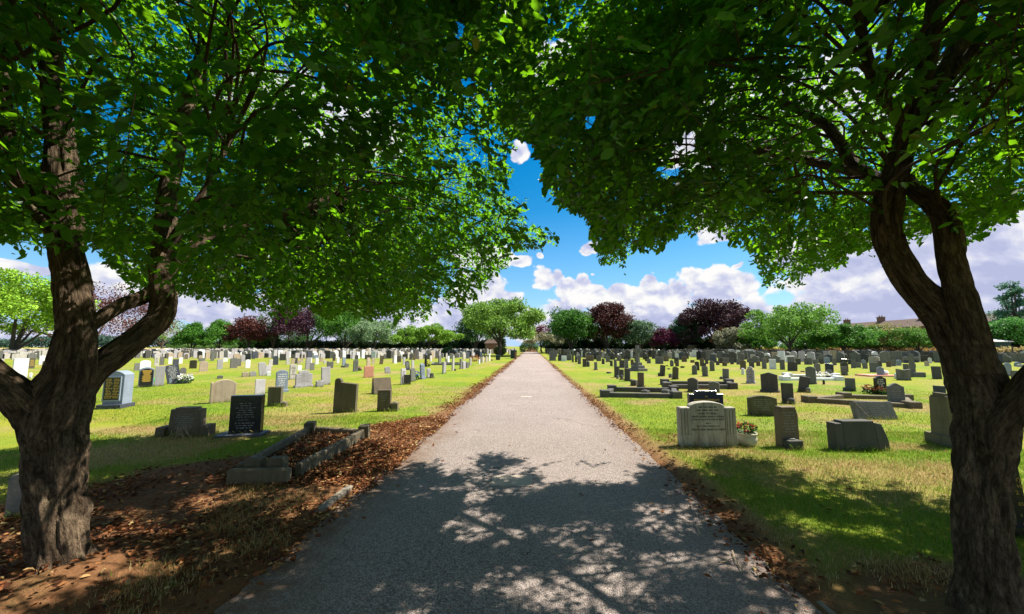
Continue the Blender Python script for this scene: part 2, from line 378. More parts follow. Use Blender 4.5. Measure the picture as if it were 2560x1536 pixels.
# ------------------------------------------------------------------ ground and path
def axis(dense_lo, dense_hi, step, far, lo=None):
    a = np.arange(dense_lo, dense_hi+step, step); g = [a[-1]]; s = step
    while g[-1] < far: s *= 1.13; g.append(g[-1]+s)
    h = [a[0]]; s = step; lo = far if lo is None else lo
    while h[-1] > -lo: s *= 1.13; h.append(h[-1]-s)
    return np.concatenate([np.array(h[1:])[::-1], a, np.array(g[1:])])
gx = axis(-8, 8, .075, 1500); gy = axis(.5, 13, .075, 2500, 300)
X, Y = np.meshgrid(gx, gy); nx = len(gx); ny = len(gy)
Z = gh(X, Y)
i, j = np.meshgrid(np.arange(ny-1), np.arange(nx-1), indexing='ij')
Q = np.stack([i*nx+j, i*nx+j+1, (i+1)*nx+j+1, (i+1)*nx+j], -1).reshape(-1, 4)
dirt = dirt_f(X, Y); dry = dry_f(X, Y)
g = fast('ground', np.stack([X, Y, Z], -1).reshape(-1, 3), Q, M['lawn'], attrs={'dirt': dirt.ravel(), 'dry': dry.ravel()}, smooth=True); tag(g, kind='structure')
PEND = 99.0
ys = np.concatenate([np.arange(-6, 16, .12), np.geomspace(16, PEND, 90)])
us = np.linspace(0, 1, 25)
jl = .10*(fbm(ys*1.3, ys*0, 41)-.5)+.10*(fbm(ys*6, ys*0, 42)-.5)
jr = .08*(fbm(ys*1.3, ys*0, 43)-.5)+.07*(fbm(ys*6, ys*0, 44)-.5)
PX = (XL-.03+jl)[:, None]*(1-us)+(XR+.03+jr)[:, None]*us; PY = np.repeat(ys[:, None], 25, 1)
PZ = .012*(1-(2*us-1)**2)[None, :]*np.ones_like(PX)+.004*(fbm(PX*1.5, PY*1.5, 45)-.5)
dE = np.minimum(PX-XL, XR-PX)
soil = np.clip(sst(.75, 0, dE+.5*(fbm(PX*2, PY*2, 46)-.5))*np.where(PX < 0, sst(12, 4, PY)*.9+.25, .35), 0, 1)
m_, n_ = PX.shape; i, j = np.meshgrid(np.arange(m_-1), np.arange(n_-1), indexing='ij')
Q = np.stack([i*n_+j, i*n_+j+1, (i+1)*n_+j+1, (i+1)*n_+j], -1).reshape(-1, 4)
tag(fast('path', np.stack([PX, PY, PZ], -1).reshape(-1, 3), Q, M['path'], attrs={'soil': soil.ravel()}, smooth=True), kind='structure')
cr = MB(); cr.box((0, PEND+2.4, .0), (60, 5, .05)); tag(cr.obj('cross_path', M['conc']), kind='structure')
mb = MB()
c = ground(1282, 1205); mb.bbox((c[0]-.13, c[1], .013), (.235, .36, .012), .004); mb.bbox((c[0]+.108, c[1]+.004, .0125), (.235, .36, .012), .004); mb.box((c[0], c[1], .010), (.46, .33, .012))
tag(mb.obj('concrete_patch', M['conc']), kind='structure')
mb = MB(); c = ground(1316, 993); mb.bbox((c[0], c[1], .011), (.34, .22, .009), .004); tag(mb.obj('concrete_patch', M['conc']), kind='structure')
mb = MB()   # worn concrete edging that shows through the litter
def edge_run(x, y0, y1, w=.07, z=.035):
    y = y0
    while y < y1:
        l = random.uniform(.5, .9); mb.bbox((x+random.uniform(-.015, .015), y+l/2, z-.05+random.uniform(-.012, .01)), (w, l-.015, .1), .012); y += l
edge_run(XL-.14, 3.7, 4.05, .08, .045); edge_run(XR+.10, 1.6, 2.2, .045, .022)
tag(mb.obj('path_edging', M['edging']), kind='structure')
# ------------------------------------------------------------------ grass and litter
def scatter(n, x0, x1, y0, y1): return rng.uniform(x0, x1, n), rng.uniform(y0, y1, n)
def blades(x, y, hmin, hmax, w, lean=.5):
    n = len(x); z = gh(x, y)-.006; a = rng.uniform(0, 2*np.pi, n); h = rng.uniform(hmin, hmax, n)
    d = np.stack([np.cos(a), np.sin(a), 0*a], -1); b = rng.uniform(0, 2*np.pi, n); ln = np.stack([np.cos(b), np.sin(b), 0*b], -1)*(rng.uniform(0, 1, n)*lean*h*1.6)[:, None]
    P = np.stack([x, y, z], -1); w = (w*rng.uniform(.7, 1.3, n))[:, None]; up = np.array([0, 0, 1.0]); hh = h[:, None]
    v = np.stack([P-d*w, P+d*w, P+d*w*.6+ln*.35+up*hh*.6, P-d*w*.6+ln*.35+up*hh*.6, P+ln+up*hh*.95, P+ln+up*hh], 1)
    v[:, 4] = v[:, 4]-d*w*.1
    k = np.arange(n)[:, None]*6
    Q = np.concatenate([k+np.array([[0, 1, 2, 3]]), k+np.array([[3, 2, 5, 4]])], 1).reshape(-1, 4)
    return v.reshape(-1, 3), Q
GX, GY, GHm, GW = [], [], [], []
def patch(n, x0, x1, y0, y1, hm, w, keep):
    x, y = scatter(n, x0, x1, y0, y1); k = keep(x, y); x, y = x[k], y[k]
    GX.append(x); GY.append(y); GHm.append(np.full(len(x), hm)); GW.append(np.full(len(x), w))
def lawnkeep(x, y):
    d = edge_d(x); return (d > .02) & (rng.uniform(0, 1, len(x)) > dirt_f(x, y)*1.08-.04+.25*(vnoise(x*6, y*6, 77) > .62))
patch(135000, 1.7, 7.5, 1.4, 7.5, .048, .0024, lawnkeep)
patch(95000, -8, -1.9, 1.4, 8.5, .048, .0025, lawnkeep)
fade = lambda x, y: lawnkeep(x, y) & (rng.uniform(0, 1, len(x)) < sst(17.5, 8.5, y+.25*np.abs(x)*0+2*(fbm(x*.5, y*.5, 88)-.5)))
patch(105000, 1.7, 14, 7, 18, .042, .004, fade)
patch(105000, -16, -1.9, 7.5, 18, .042, .004, fade)
tuf = [(2.35, 1.95), (2.6, 2.9), (-2.45, 2.5), (-2.2, 3.1), (-2.6, 3.4), (-2.3, 2.05), (-2.9, 3.7), (-3.1, 4.2), (-2.45, 3.9)]
for tx, ty in tuf:
    patch(1800, tx-.35, tx+.35, ty-.3, ty+.3, .06, .0024, lambda x, y: np.exp(-((x-tx)**2+(y-ty)**2)/.045) > rng.uniform(0, 1, len(x)))
gx_, gy_ = np.concatenate(GX), np.concatenate(GY); hm_, w_ = np.concatenate(GHm), np.concatenate(GW)
V, Q = blades(gx_, gy_, hm_*.45, hm_*1.15, w_)
dry_b = np.clip(dry_f(gx_, gy_)+.95*dirt_f(gx_, gy_)+.25*(fbm(gx_*2, gy_*2, 55)-.5), 0, 1)
tag(fast('grass', V, Q, M['grass'], attrs={'dry': np.repeat(dry_b, 6)}), kind='stuff')
def litter_pts():
    xs, ys_ = [], []
    def add(n, x0, x1, y0, y1, p):
        x, y = scatter(n, x0, x1, y0, y1); k = rng.uniform(0, 1, n) < p(x, y); xs.append(x[k]); ys_.append(y[k])
    cl = lambda x, y: .25+.9*sst(.42, .62, fbm(x*1.7, y*1.7, 61))
    add(15000, -3.5, -1.75, 4.3, 8.6, lambda x, y: dirt_f(x, y)*cl(x, y)*(edge_d(x) > -.12))
    add(4200, -2.5, -1.75, 8.6, 16, lambda x, y: sst(.55, .1, np.abs(edge_d(x)-.12))*cl(x, y))
    add(3500, -2.35, -1.7, 16, 40, lambda x, y: sst(.4, .1, np.abs(edge_d(x)-.1))*cl(x, y)*.8)
    add(24000, -6.5, -1.8, 1.6, 6.6, lambda x, y: dirt_f(x, y)*cl(x, y)*.75)
    add(3800, 1.5, 2.15, 1.8, 13, lambda x, y: sst(.3, .05, np.abs(edge_d(x)-.08))*cl(x, y))
    add(1600, 1.55, 2.1, 13, 34, lambda x, y: sst(.25, .05, np.abs(edge_d(x)-.08))*cl(x, y)*.9)
    add(700, 1.8, 8, 1.6, 9, lambda x, y: .35+0*x); add(700, 2.0, 4.2, 1.6, 3.6, lambda x, y: dirt_f(x, y)*.9)
    add(420, -9, -2, 6, 14, lambda x, y: .5+0*x)
    add(240, -1.9, 1.7, 1.8, 8, lambda x, y: .12+.5*sst(.8, 0, np.minimum(x-XL, XR-x)))
    add(500, 2.2, 2.75, 6.2, 7.1, lambda x, y: .35+0*x)
    return np.concatenate(xs), np.concatenate(ys_)
lx, ly = litter_pts()
inp = (lx > XL) & (lx < XR)
lz = np.where(inp, .014, gh(lx, ly))+rng.uniform(.003, .03, len(lx))
n = len(lx); az = rng.uniform(0, 2*np.pi, n)
D = np.stack([np.cos(az), np.sin(az), rng.normal(0, .28, n)], -1); Nn = np.stack([rng.normal(0, .35, n), rng.normal(0, .35, n), np.ones(n)], -1)
L = rng.uniform(.026, .062, n)*np.where(ly > 14, 1.5, 1)
leaf_mesh_args = (np.stack([lx, ly, lz], -1), D, Nn, L, L*rng.uniform(.35, .6, n), rng.uniform(.1, .5, n))
tag(leaf_mesh('fallen_leaves', *leaf_mesh_args, M['litter']), kind='stuff')
# ------------------------------------------------------------------ light and sky
SAZ, SEL = R(22), R(56)      # sun to the right and slightly ahead
S = np.array([math.cos(SAZ)*math.cos(SEL), math.sin(SAZ)*math.cos(SEL), math.sin(SEL)])
ld = bpy.data.lights.new('sun', 'SUN'); ld.energy = 4.3; ld.angle = R(.53); ld.color = (1, .95, .86)
sun = bpy.data.objects.new('sun', ld); COL.objects.link(sun); sun.rotation_euler = Vector(S).to_track_quat('Z', 'Y').to_euler()
wd = bpy.data.worlds.new('World'); SC.world = wd; wd.use_nodes = True; nt = wd.node_tree; bg = nt.nodes['Background']
SKY_STRENGTH = .060
bg.inputs['Strength'].default_value = SKY_STRENGTH
sky = N(nt, 'ShaderNodeTexSky', sky_type='NISHITA', sun_disc=False); sky.sun_elevation = SEL; sky.sun_rotation = math.pi/2-SAZ; sky.air_density = 1.0; sky.dust_density = .3; sky.ozone_density = 2.5
hs = N(nt, 'ShaderNodeHueSaturation'); LK(nt, sky.outputs[0], hs.inputs['Color']); hs.inputs['Saturation'].default_value = 1.5; hs.inputs['Value'].default_value = .96; hs.inputs['Hue'].default_value = .491
tc = N(nt, 'ShaderNodeTexCoord'); nv = N(nt, 'ShaderNodeVectorMath', operation='NORMALIZE'); LK(nt, tc.outputs['Generated'], nv.inputs[0])
sp = N(nt, 'ShaderNodeSeparateXYZ'); LK(nt, nv.outputs[0], sp.inputs[0])
azn = math_(nt, 'ARCTAN2', sp.outputs[0], sp.outputs[1]); eln = math_(nt, 'ARCSINE', sp.outputs[2])
cb = N(nt, 'ShaderNodeCombineXYZ'); LK(nt, azn, cb.inputs[0]); LK(nt, eln, cb.inputs[1]); AE = cb.outputs[0]
def azel(px, py):
    d = ray(px, py); d = d/np.linalg.norm(d); return math.atan2(d[0], d[1]), math.asin(d[2])
def q7(x, y): return 1280+x/3.092, 440+y/3.092
blobs = []
def bl(px, py, rx, ry):
    a, e = azel(px, py); a2, _ = azel(px+rx, py); _, e2 = azel(px, py-ry); blobs.append((a, e, abs(a2-a), abs(e2-e)))
for x, y, rx, ry in ((240, 800, 110, 120), (330, 770, 80, 80), (420, 860, 170, 110), (560, 830, 90, 90), (640, 930, 160, 120), (860, 920, 170, 120), (960, 1010, 220, 130), (1095, 830, 85, 80),
    (1130, 920, 170, 110), (1290, 900, 110, 110), (1440, 800, 130, 120), (1610, 770, 130, 100), (1700, 860, 230, 150), (1560, 960, 260, 160), (380, 1010, 240, 90), (260, 1130, 300, 130), (700, 1130, 400, 130), (1200, 1110, 420, 140), (1750, 1090, 420, 160),
    (600, 560, 95, 65), (70, 640, 110, 60), (205, 628, 26, 22), (1560, 360, 190, 150), (1590, 470, 190, 60), (650, 752, 22, 12), (1760, 700, 50, 26)):
    bl(*q7(x, y), rx/3.092, ry/3.092)
for px, py, rx, ry in ((2050, 660, 210, 90), (2250, 640, 230, 110), (2470, 620, 260, 130), (2350, 740, 420, 120), (2650, 700, 300, 200), (2140, 760, 260, 90), (1300, 380, 35, 28), (1700, 330, 120, 90), (1200, 730, 70, 80), (1110, 800, 190, 65), (960, 800, 200, 60), (1250, 760, 70, 45),
    (330, 730, 130, 85), (480, 770, 170, 70), (640, 790, 150, 55), (60, 675, 110, 22), (760, 790, 220, 60), (1215, 640, 90, 40), (1900, 300, 350, 150), (1500, 150, 300, 100), (800, 300, 250, 120), (2300, 250, 300, 100), (1650, 850, 420, 55), (2250, 830, 500, 70), (900, 850, 420, 45), (350, 850, 420, 50), (2600, 830, 300, 90)):
    bl(px, py, rx, ry)
for a_, e_, ra_, re_ in ((2.3, .5, .6, .3), (-2.2, .55, .7, .35), (3.0, .3, .5, .2), (-1.4, .35, .3, .15), (1.35, .42, .32, .2), (0, 1.05, .8, .16), (-1.2, .95, .5, .15), (2.6, 1.0, .9, .2)): blobs.append((a_, e_, ra_, re_))  # unseen clouds behind and overhead, added to whiten and brighten the fill light
def field(off):
    """fractal billow noise of the cloud bank at a shifted direction"""
    v = AE
    if off != (0, 0):
        ad = N(nt, 'ShaderNodeVectorMath', operation='ADD'); LK(nt, AE, ad.inputs[0]); ad.inputs[1].default_value = (*off, 0); v = ad.outputs[0]
    st = N(nt, 'ShaderNodeVectorMath', operation='MULTIPLY'); LK(nt, v, st.inputs[0]); st.inputs[1].default_value = (1, 1.35, 1)
    f0 = N(nt, 'ShaderNodeTexNoise', noise_dimensions='2D'); f0.inputs['Scale'].default_value = 11; f0.inputs['Detail'].default_value = 9; f0.inputs['Roughness'].default_value = .58; f0.inputs['Distortion'].default_value = .25; LK(nt, st.outputs[0], f0.inputs['Vector'])
    vd = N(nt, 'ShaderNodeVectorMath', operation='MULTIPLY_ADD'); LK(nt, f0.outputs['Color'], vd.inputs[0]); vd.inputs[1].default_value = (.06, .06, 0); LK(nt, st.outputs[0], vd.inputs[2])
    tot = math_(nt, 'MULTIPLY', f0.outputs['Fac'], 1.25)
    for sc_, w_ in ((24, .34), (58, .15)):
        vo = N(nt, 'ShaderNodeTexVoronoi', feature='SMOOTH_F1', voronoi_dimensions='2D'); vo.inputs['Scale'].default_value = sc_; vo.inputs['Smoothness'].default_value = .35; LK(nt, vd.outputs[0], vo.inputs['Vector'])
        tot = math_(nt, 'SUBTRACT', tot, math_(nt, 'MULTIPLY', vo.outputs['Distance'], w_))
    return tot
def layout():
    wn = N(nt, 'ShaderNodeTexNoise', noise_dimensions='2D'); wn.inputs['Scale'].default_value = 9; wn.inputs['Detail'].default_value = 3; LK(nt, AE, wn.inputs['Vector'])
    wv = N(nt, 'ShaderNodeVectorMath', operation='MULTIPLY_ADD'); LK(nt, wn.outputs['Color'], wv.inputs[0]); wv.inputs[1].default_value = (.05, .04, 0); LK(nt, AE, wv.inputs[2])
    wo = N(nt, 'ShaderNodeVectorMath', operation='SUBTRACT'); LK(nt, wv.outputs[0], wo.inputs[0]); wo.inputs[1].default_value = (.025, .02, 0)
    best = None
    for a, e, ra, re in blobs:
        n1 = N(nt, 'ShaderNodeVectorMath', operation='MULTIPLY_ADD'); LK(nt, wo.outputs[0], n1.inputs[0]); n1.inputs[1].default_value = (1/ra, 1/re, 0); n1.inputs[2].default_value = (-a/ra, -e/re, 0)
        n2 = N(nt, 'ShaderNodeVectorMath', operation='LENGTH'); LK(nt, n1.outputs[0], n2.inputs[0])
        d = math_(nt, 'SUBTRACT', 1.0, n2.outputs['Value'])
        best = d if best is None else math_(nt, 'SMOOTH_MAX', best, d, .12)
    return best
n0, n1_, n2_ = field((0, 0)), field((.006, .012)), field((.02, .045))
d0 = math_(nt, 'ADD', layout(), math_(nt, 'MULTIPLY_ADD', n0, .95, -.40))
mask = ramp(nt, d0, [(0, 0), (.21, 1)], 'EASE')
rel = math_(nt, 'ADD', math_(nt, 'MULTIPLY', math_(nt, 'SUBTRACT', n0, n1_), .9), math_(nt, 'MULTIPLY', math_(nt, 'SUBTRACT', n0, n2_), 1.1))
thick = ramp(nt, d0, [(.10, 0), (1.0, 1)])
lit = math_(nt, 'ADD', math_(nt, 'ADD', rel, .95), math_(nt, 'MULTIPLY', thick, -.5))
lit = math_(nt, 'SUBTRACT', lit, math_(nt, 'MULTIPLY', ramp(nt, eln, [(.02, 1), (.17, 0)]), .30))
lit = math_(nt, 'SUBTRACT', lit, math_(nt, 'MULTIPLY', ramp(nt, azn, [(.42, 0), (.75, 1)]), .30), clamp=True)
CW = 5.6
ccol = ramp(nt, lit, [(0, (.53, .57, .82)), (.4, (.67, .70, .92)), (.72, (.90, .91, .99)), (1, (1.08, 1.07, 1.06))])
cs = N(nt, 'ShaderNodeVectorMath', operation='SCALE'); LK(nt, ccol, cs.inputs[0]); cs.inputs['Scale'].default_value = CW
hz = ramp(nt, eln, [(0, .85), (.10, .4), (.35, 0)])
skyc = mixc(nt, hz, hs.outputs[0], (2.4, 4.2, 6.9))
LK(nt, mixc(nt, mask, skyc, cs.outputs[0]), bg.inputs['Color'])
SC.view_settings.view_transform = 'Standard'; SC.view_settings.look = 'None'; SC.view_settings.exposure = 1.46; SC.view_settings.gamma = 1
SC.cycles.use_denoising = True; wd.cycles.sampling_method = 'MANUAL'; wd.cycles.sample_map_resolution = 256; SC.cycles.max_bounces = 8; SC.cycles.transparent_max_bounces = 8; SC.cycles.diffuse_bounces = 4; SC.cycles.glossy_bounces = 2
# ------------------------------------------------------------------ the two near trees
def limb(name, nodes, m, parent, depth_scale=SS, seg=40, amp=.10, seed=1, ridges=9, per=14, flare=0, endr=None):
    """nodes: (x, y, width, distance) read in the photograph, turned into a tapered limb with its own depth"""
    K = []
    for x, y, w, dy in nodes:
        p = at_y(x*SS, y*SS, dy); d = p-EYE; zc = d@FW; dist = math.hypot(d[0], d[1]); cosT = min(1, zc/dist)
        K.append((*p, .5*w*SS*zc*(.55+.45*cosT)*(cosT**.5)/F))
    C = catmull(K, per); P = C[:, :3]; r = C[:, 3].copy()
    if flare:
        h = P[:, 2]; r = r*(1+flare*np.exp(-np.maximum(h, 0)/.10))
    V, Qd, UVs = tube(P, r, seg, amp, seed, ridges)
    UVs = UVs.copy(); UVs[:, 0] *= max(.25, r.mean()/.15)
    return fast(name, V, Qd, m, parent, uv=UVs, smooth=True), C
LTt = empty('broadleaf_tree', (LT[0], LT[1], 0)); RTt = empty('broadleaf_tree', (RTREE[0], RTREE[1], 0))
tag(LTt, 'big forking tree left of the path with four crooked stems and a dense drooping crown', 'tree', 'trees framing the path')
tag(RTt, 'big leaning twin-stemmed tree right of the path, its crown arching over the tarmac', 'tree', 'trees framing the path')
def keepw(o):  # parts are modelled in world space; keep them there under their Empty
    o.location = -Vector(o.parent.location); return o
LIMBS = {'L': [], 'R': []}
def add_limb(side, name, nodes, **kw):
    o, C = limb(name, nodes, M['bark'], LTt if side == 'L' else RTt, **kw); keepw(o); LIMBS[side].append(C); return o
add_limb('L', 'trunk', [(150, 1440, 176, 2.56), (150, 1400, 170, 2.57), (142, 1300, 162, 2.58), (140, 1200, 162, 2.6), (136, 1100, 165, 2.6), (134, 1030, 185, 2.6), (145, 960, 190, 2.6), (165, 900, 150, 2.6), (176, 830, 116, 2.6), (179, 760, 102, 2.62), (172, 680, 98, 2.65), (158, 580, 94, 2.66), (150, 480, 92, 2.66), (146, 400, 84, 2.66), (140, 280, 72, 2.7), (120, 120, 60, 2.75), (105, -60, 50, 2.8)], seg=96, amp=.22, seed=3, per=26, flare=.10)
add_limb('L', 'limb', [(130, 1090, 120, 2.58), (90, 1000, 125, 2.52), (30, 945, 118, 2.44), (-40, 890, 105, 2.36), (-130, 800, 90, 2.3), (-220, 650, 75, 2.3), (-300, 450, 60, 2.4)], seed=4, amp=.17)
add_limb('L', 'limb', [(165, 960, 120, 2.62), (215, 905, 96, 2.7), (290, 850, 80, 2.85), (350, 805, 72, 3.0), (392, 760, 68, 3.1), (396, 700, 66, 3.15), (390, 630, 66, 3.2), (400, 560, 58, 3.25), (405, 480, 52, 3.3), (425, 380, 46, 3.4), (450, 260, 38, 3.5), (500, 100, 30, 3.7)], seed=5, amp=.17)
add_limb('L', 'limb', [(200, 800, 44, 2.66), (250, 765, 46, 2.75), (300, 735, 45, 2.9), (345, 718, 46, 3.05), (390, 690, 46, 3.15)], seed=6, amp=.10, seg=28)
add_limb('L', 'limb', [(398, 660, 40, 3.2), (440, 620, 36, 3.3), (490, 578, 30, 3.5), (540, 555, 26, 3.8), (640, 530, 22, 4.3), (800, 480, 18, 5.0)], seed=7, amp=.10, seg=24)
add_limb('L', 'limb', [(402, 620, 34, 3.2), (425, 570, 30, 3.2), (450, 530, 24, 3.2), (500, 450, 18, 3.3), (560, 330, 14, 3.5)], seed=8, amp=.10, seg=24)
add_limb('L', 'limb', [(160, 600, 48, 2.66), (120, 545, 50, 2.6), (70, 480, 46, 2.55), (35, 400, 44, 2.5), (15, 280, 40, 2.5), (0, 120, 34, 2.5)], seed=9, amp=.12, seg=28)
add_limb('R', 'trunk', [(2388, 1490, 205, 2.38), (2385, 1440, 190, 2.39), (2376, 1350, 170, 2.4), (2368, 1250, 158, 2.4), (2370, 1150, 160, 2.4), (2376, 1060, 176, 2.4), (2372, 980, 170, 2.42), (2345, 900, 146, 2.44), (2305, 820, 124, 2.47), (2262, 750, 108, 2.5), (2205, 690, 98, 2.52), (2165, 620, 92, 2.55), (2145, 550, 84, 2.57), (2148, 480, 82, 2.6), (2170, 400, 72, 2.6), (2192, 320, 62, 2.6), (2210, 260, 56, 2.6), (2238, 140, 48, 2.6), (2255, 20, 42, 2.62), (2270, -100, 36, 2.65)], seg=96, amp=.22, seed=13, per=26, flare=.12)
add_limb('R', 'limb', [(2360, 900, 110, 2.36), (2345, 820, 98, 2.36), (2322, 740, 92, 2.38), (2303, 660, 84, 2.4), (2292, 590, 80, 2.42), (2282, 530, 76, 2.45), (2252, 490, 64, 2.5), (2215, 465, 52, 2.55), (2185, 430, 44, 2.6)], seed=14, amp=.19)
add_limb('R', 'limb', [(2390, 1060, 110, 2.36), (2430, 1000, 96, 2.3), (2480, 930, 88, 2.24), (2560, 830, 78, 2.2), (2640, 700, 66, 2.2), (2700, 480, 50, 2.3)], seed=15, amp=.19)
add_limb('R', 'limb', [(2200, 330, 44, 2.6), (2160, 270, 36, 2.55), (2118, 215, 34, 2.5), (2092, 130, 30, 2.48), (2068, 20, 27, 2.45), (2050, -80, 24, 2.4)], seed=16, amp=.10, seg=24)
add_limb('R', 'limb', [(2215, 300, 46, 2.6), (2262, 210, 50, 2.65), (2305, 130, 50, 2.7), (2330, 50, 46, 2.75), (2350, -60, 42, 2.8)], seed=17, amp=.11, seg=28)
add_limb('R', 'limb', [(2290, 190, 34, 2.65), (2350, 120, 30, 2.6), (2395, 40, 26, 2.55), (2430, -60, 22, 2.5)], seed=18, amp=.1, seg=20)
add_limb('R', 'limb', [(2160, 470, 46, 2.6), (2110, 430, 40, 2.75), (2062, 400, 36, 2.9), (2030, 350, 32, 3.0), (1990, 300, 26, 3.1), (1900, 250, 20, 3.4)], seed=19, amp=.1, seg=24)
add_limb('R', 'limb', [(2110, 430, 30, 2.75), (2000, 400, 26, 3.2), (1850, 370, 22, 3.8), (1700, 380, 18, 4.4), (1560, 400, 14, 5.0)], seed=20, amp=.1, seg=20)
add_limb('R', 'limb', [(2240, 300, 18, 2.6), (2310, 262, 17, 2.55), (2400, 215, 15, 2.5), (2500, 160, 13, 2.4)], seed=21, amp=.08, seg=16)
# crown: twigs spread through a domed volume, each carrying alternate leaves
lowL = np.array([(-900, 560), (0, 590), (60, 600), (130, 590), (215, 590), (260, 620), (320, 690), (430, 705), (560, 735), (700, 745), (860, 760), (960, 775), (1050, 745), (1130, 715), (1200, 660), (1240, 610), (1290, 590), (1345, 585), (1360, 500), (1500, 380), (1600, 300)], float)*SS
lowR = np.array([(1000, 120), (1090, 200), (1180, 260), (1250, 340), (1290, 400), (1325, 470), (1400, 520), (1430, 560), (1450, 625), (1510, 630), (1560, 600), (1640, 560), (1700, 530), (1760, 570), (1800, 600), (1850, 670), (1890, 675), (1960, 660), (2010, 630), (2100, 600), (2180, 580), (2340, 560), (2400, 530), (2473, 510), (3300, 500)], float)*SS
leftR = lambda py: np.interp(py, np.array([-400, 0, 300, 345, 370, 440, 465, 600, 700])*SS, np.array([980, 1060, 1110, 1190, 1300, 1320, 1325, 1440, 1440])*SS)
rightL = lambda py: np.interp(py, np.array([-400, 100, 300, 355, 375, 440, 470, 520, 560, 585, 610, 640, 700, 780])*SS, np.array([1330, 1290, 1260, 1255, 1250, 1255, 1285, 1260, 1335, 1350, 1320, 1250, 1200, 1000])*SS)
def crown(side, parent, cen, rad, ntw, seed, zlow, dens_scale=1.1):
    r_ = np.random.default_rng(seed); out = []
    need = ntw; V0 = []
    while need > 0:
        n = need*3
        u = r_.normal(size=(n, 3)); u /= np.linalg.norm(u, axis=1)[:, None]; rr = r_.uniform(.12, 1, n)**(1/2.4)
        p = cen+u*rr[:, None]*rad
        zl = zlow+.35*(fbm(p[:, 0]*.7, p[:, 1]*.7, seed)-.5)+.25*(fbm(p[:, 0]*2.5, p[:, 1]*2.5, seed+3)-.5)
        k = (p[:, 2] > zl)
        clump = .5*vnoise(p[:, 0]*1.5+p[:, 2]*.7, p[:, 1]*1.5+p[:, 2]*1.1, seed+7)+.5*vnoise(p[:, 0]*3.2-p[:, 2]*1.9, p[:, 1]*3.2+p[:, 2]*2.3, seed+8)
        k &= clump > r_.uniform(.10, .50, n)
        xs_ = p[:, 0]-S[0]/S[2]*p[:, 2]; ys_ = p[:, 1]-S[1]/S[2]*p[:, 2]      # where its shadow falls: open shafts that let sun patches through
        gap = .45*fbm(xs_*1.7, ys_*2.3, 301)+.55*fbm(xs_*5, ys_*6.5, 302)
        lim = np.interp(xs_, [-6, -3.2, -2.2, -1.6, -1, -.5, -.1, .2, .8, 1.5, 2.5, 4, 6], [6.4, 6.6, 6.7, 5.7, 5.15, 5.05, 4.7, 4.35, 4.6, 4.75, 5.3, 5.1, 4.8])
        k &= ys_ < lim+2.0*(fbm(xs_*1.9, ys_*1.9, 305)-.5)+np.abs(r_.normal(0, .16, n))-.08
        for dz_, wx_ in ((.35, .30), (.8, .30), (1.25, .26)):   # let the sun reach the foot of the left trunk
            tx_ = p[:, 0]-S[0]/S[2]*(p[:, 2]-dz_); ty_ = p[:, 1]-S[1]/S[2]*(p[:, 2]-dz_)
            k &= ~((np.abs(tx_-LT[0]-.12) < wx_) & (np.abs(ty_-LT[1]) < .26) & (fbm(tx_*6, ty_*6, 309) > .40))
        k &= gap > .468-.17*sst(3.9, 5.3, ys_)+.025*(xs_ > 1.7)+.04*(xs_ < -1.6)
        k &= np.linalg.norm(p-EYE, axis=1) > np.where((p-EYE)@FW > .2, 1.9, 1.15)
        px, py, z = proj(p)
        vis = z > .3
        low = np.interp(px, (lowL if side == 'L' else lowR)[:, 0], (lowL if side == 'L' else lowR)[:, 1])
        jit = 22*(fbm(px/60, py/60, seed+11)-.5)*2
        m_ = 46/np.maximum(z, 1)      # room for the leaves at the twig's end
        ok = py < low-m_+jit
        ok &= (px < rightL(py)-m_+jit) if side == 'L' else (px > leftR(py)+m_+jit)
        HOLES = ((1312, 400, 46, 50), (1290, 470, 26, 40), (1722, 350, 20, 26), (1690, 398, 16, 40), (1652, 425, 26, 10), (1478, 305, 16, 22), (1150, 80, 22, 34), (1165, 205, 14, 22), (2185, 140, 12, 18), (2230, 90, 9, 14))
        for hx, hy, ha, hb in HOLES or ((1312, 398, 42, 42), (1722, 350, 20, 26), (1690, 398, 16, 40), (1652, 425, 26, 10), (1478, 305, 16, 22), (1150, 80, 22, 34), (1165, 205, 14, 22), (2185, 140, 12, 18), (2230, 90, 9, 14)):
            ok &= ((px-hx)/ha)**2+((py-hy)/hb)**2 > 1.0
        # keep the view of the main limbs fairly open
        for C in LIMBS[side]:
            lx_, ly_, lz_ = proj(C[:, :3]); hw = C[:, 3]*F/np.maximum(lz_, .2)
            for q in range(0, len(C), 5):
                if C[q, 3] < .018: continue
                hit = (np.abs(px-lx_[q]) < hw[q]*1.4+10) & (np.abs(py-ly_[q]) < max(hw[q], 18)) & (z < lz_[q])
                ok &= ~(hit & (r_.uniform(0, 1, n) < .94))
        if side == 'L': ok &= r_.uniform(0, 1, n) > .74*sst(880, 1180, px)*sst(130, 300, py)
        k &= (~vis) | ok
        V0.append(p[k][:need]); need -= min(need, int(k.sum()))
    P0 = np.concatenate(V0); n = len(P0)
    out_d = nrm((P0-cen)*np.array([1, 1, .35])/rad+rdir(n)*.75+np.array([0, 0, -.12]))
    Lt = r_.uniform(.18, .38, n); nl = 13
    t = (np.arange(nl)+.5)/nl; tt = t[None, :]+r_.normal(0, .03, (n, nl))
    droop = -.16*tt**2
    B = P0[:, None, :]+out_d[:, None, :]*(Lt[:, None]*tt)[..., None]; B[..., 2] += droop*Lt[:, None]*1.6
    sidev = nrm(np.cross(out_d, [0, 0, 1.0])); sgn = np.where(np.arange(nl) % 2 == 0, 1, -1)[None, :, None]
    Dl = nrm(out_d[:, None, :]*.65+sidev[:, None, :]*sgn*.85+r_.normal(0, .38, (n, nl, 3))+np.array([0, 0, -.22]))
    Nl = nrm(np.array([0, 0, 1.0])+r_.normal(0, .45, (n, nl, 3)))
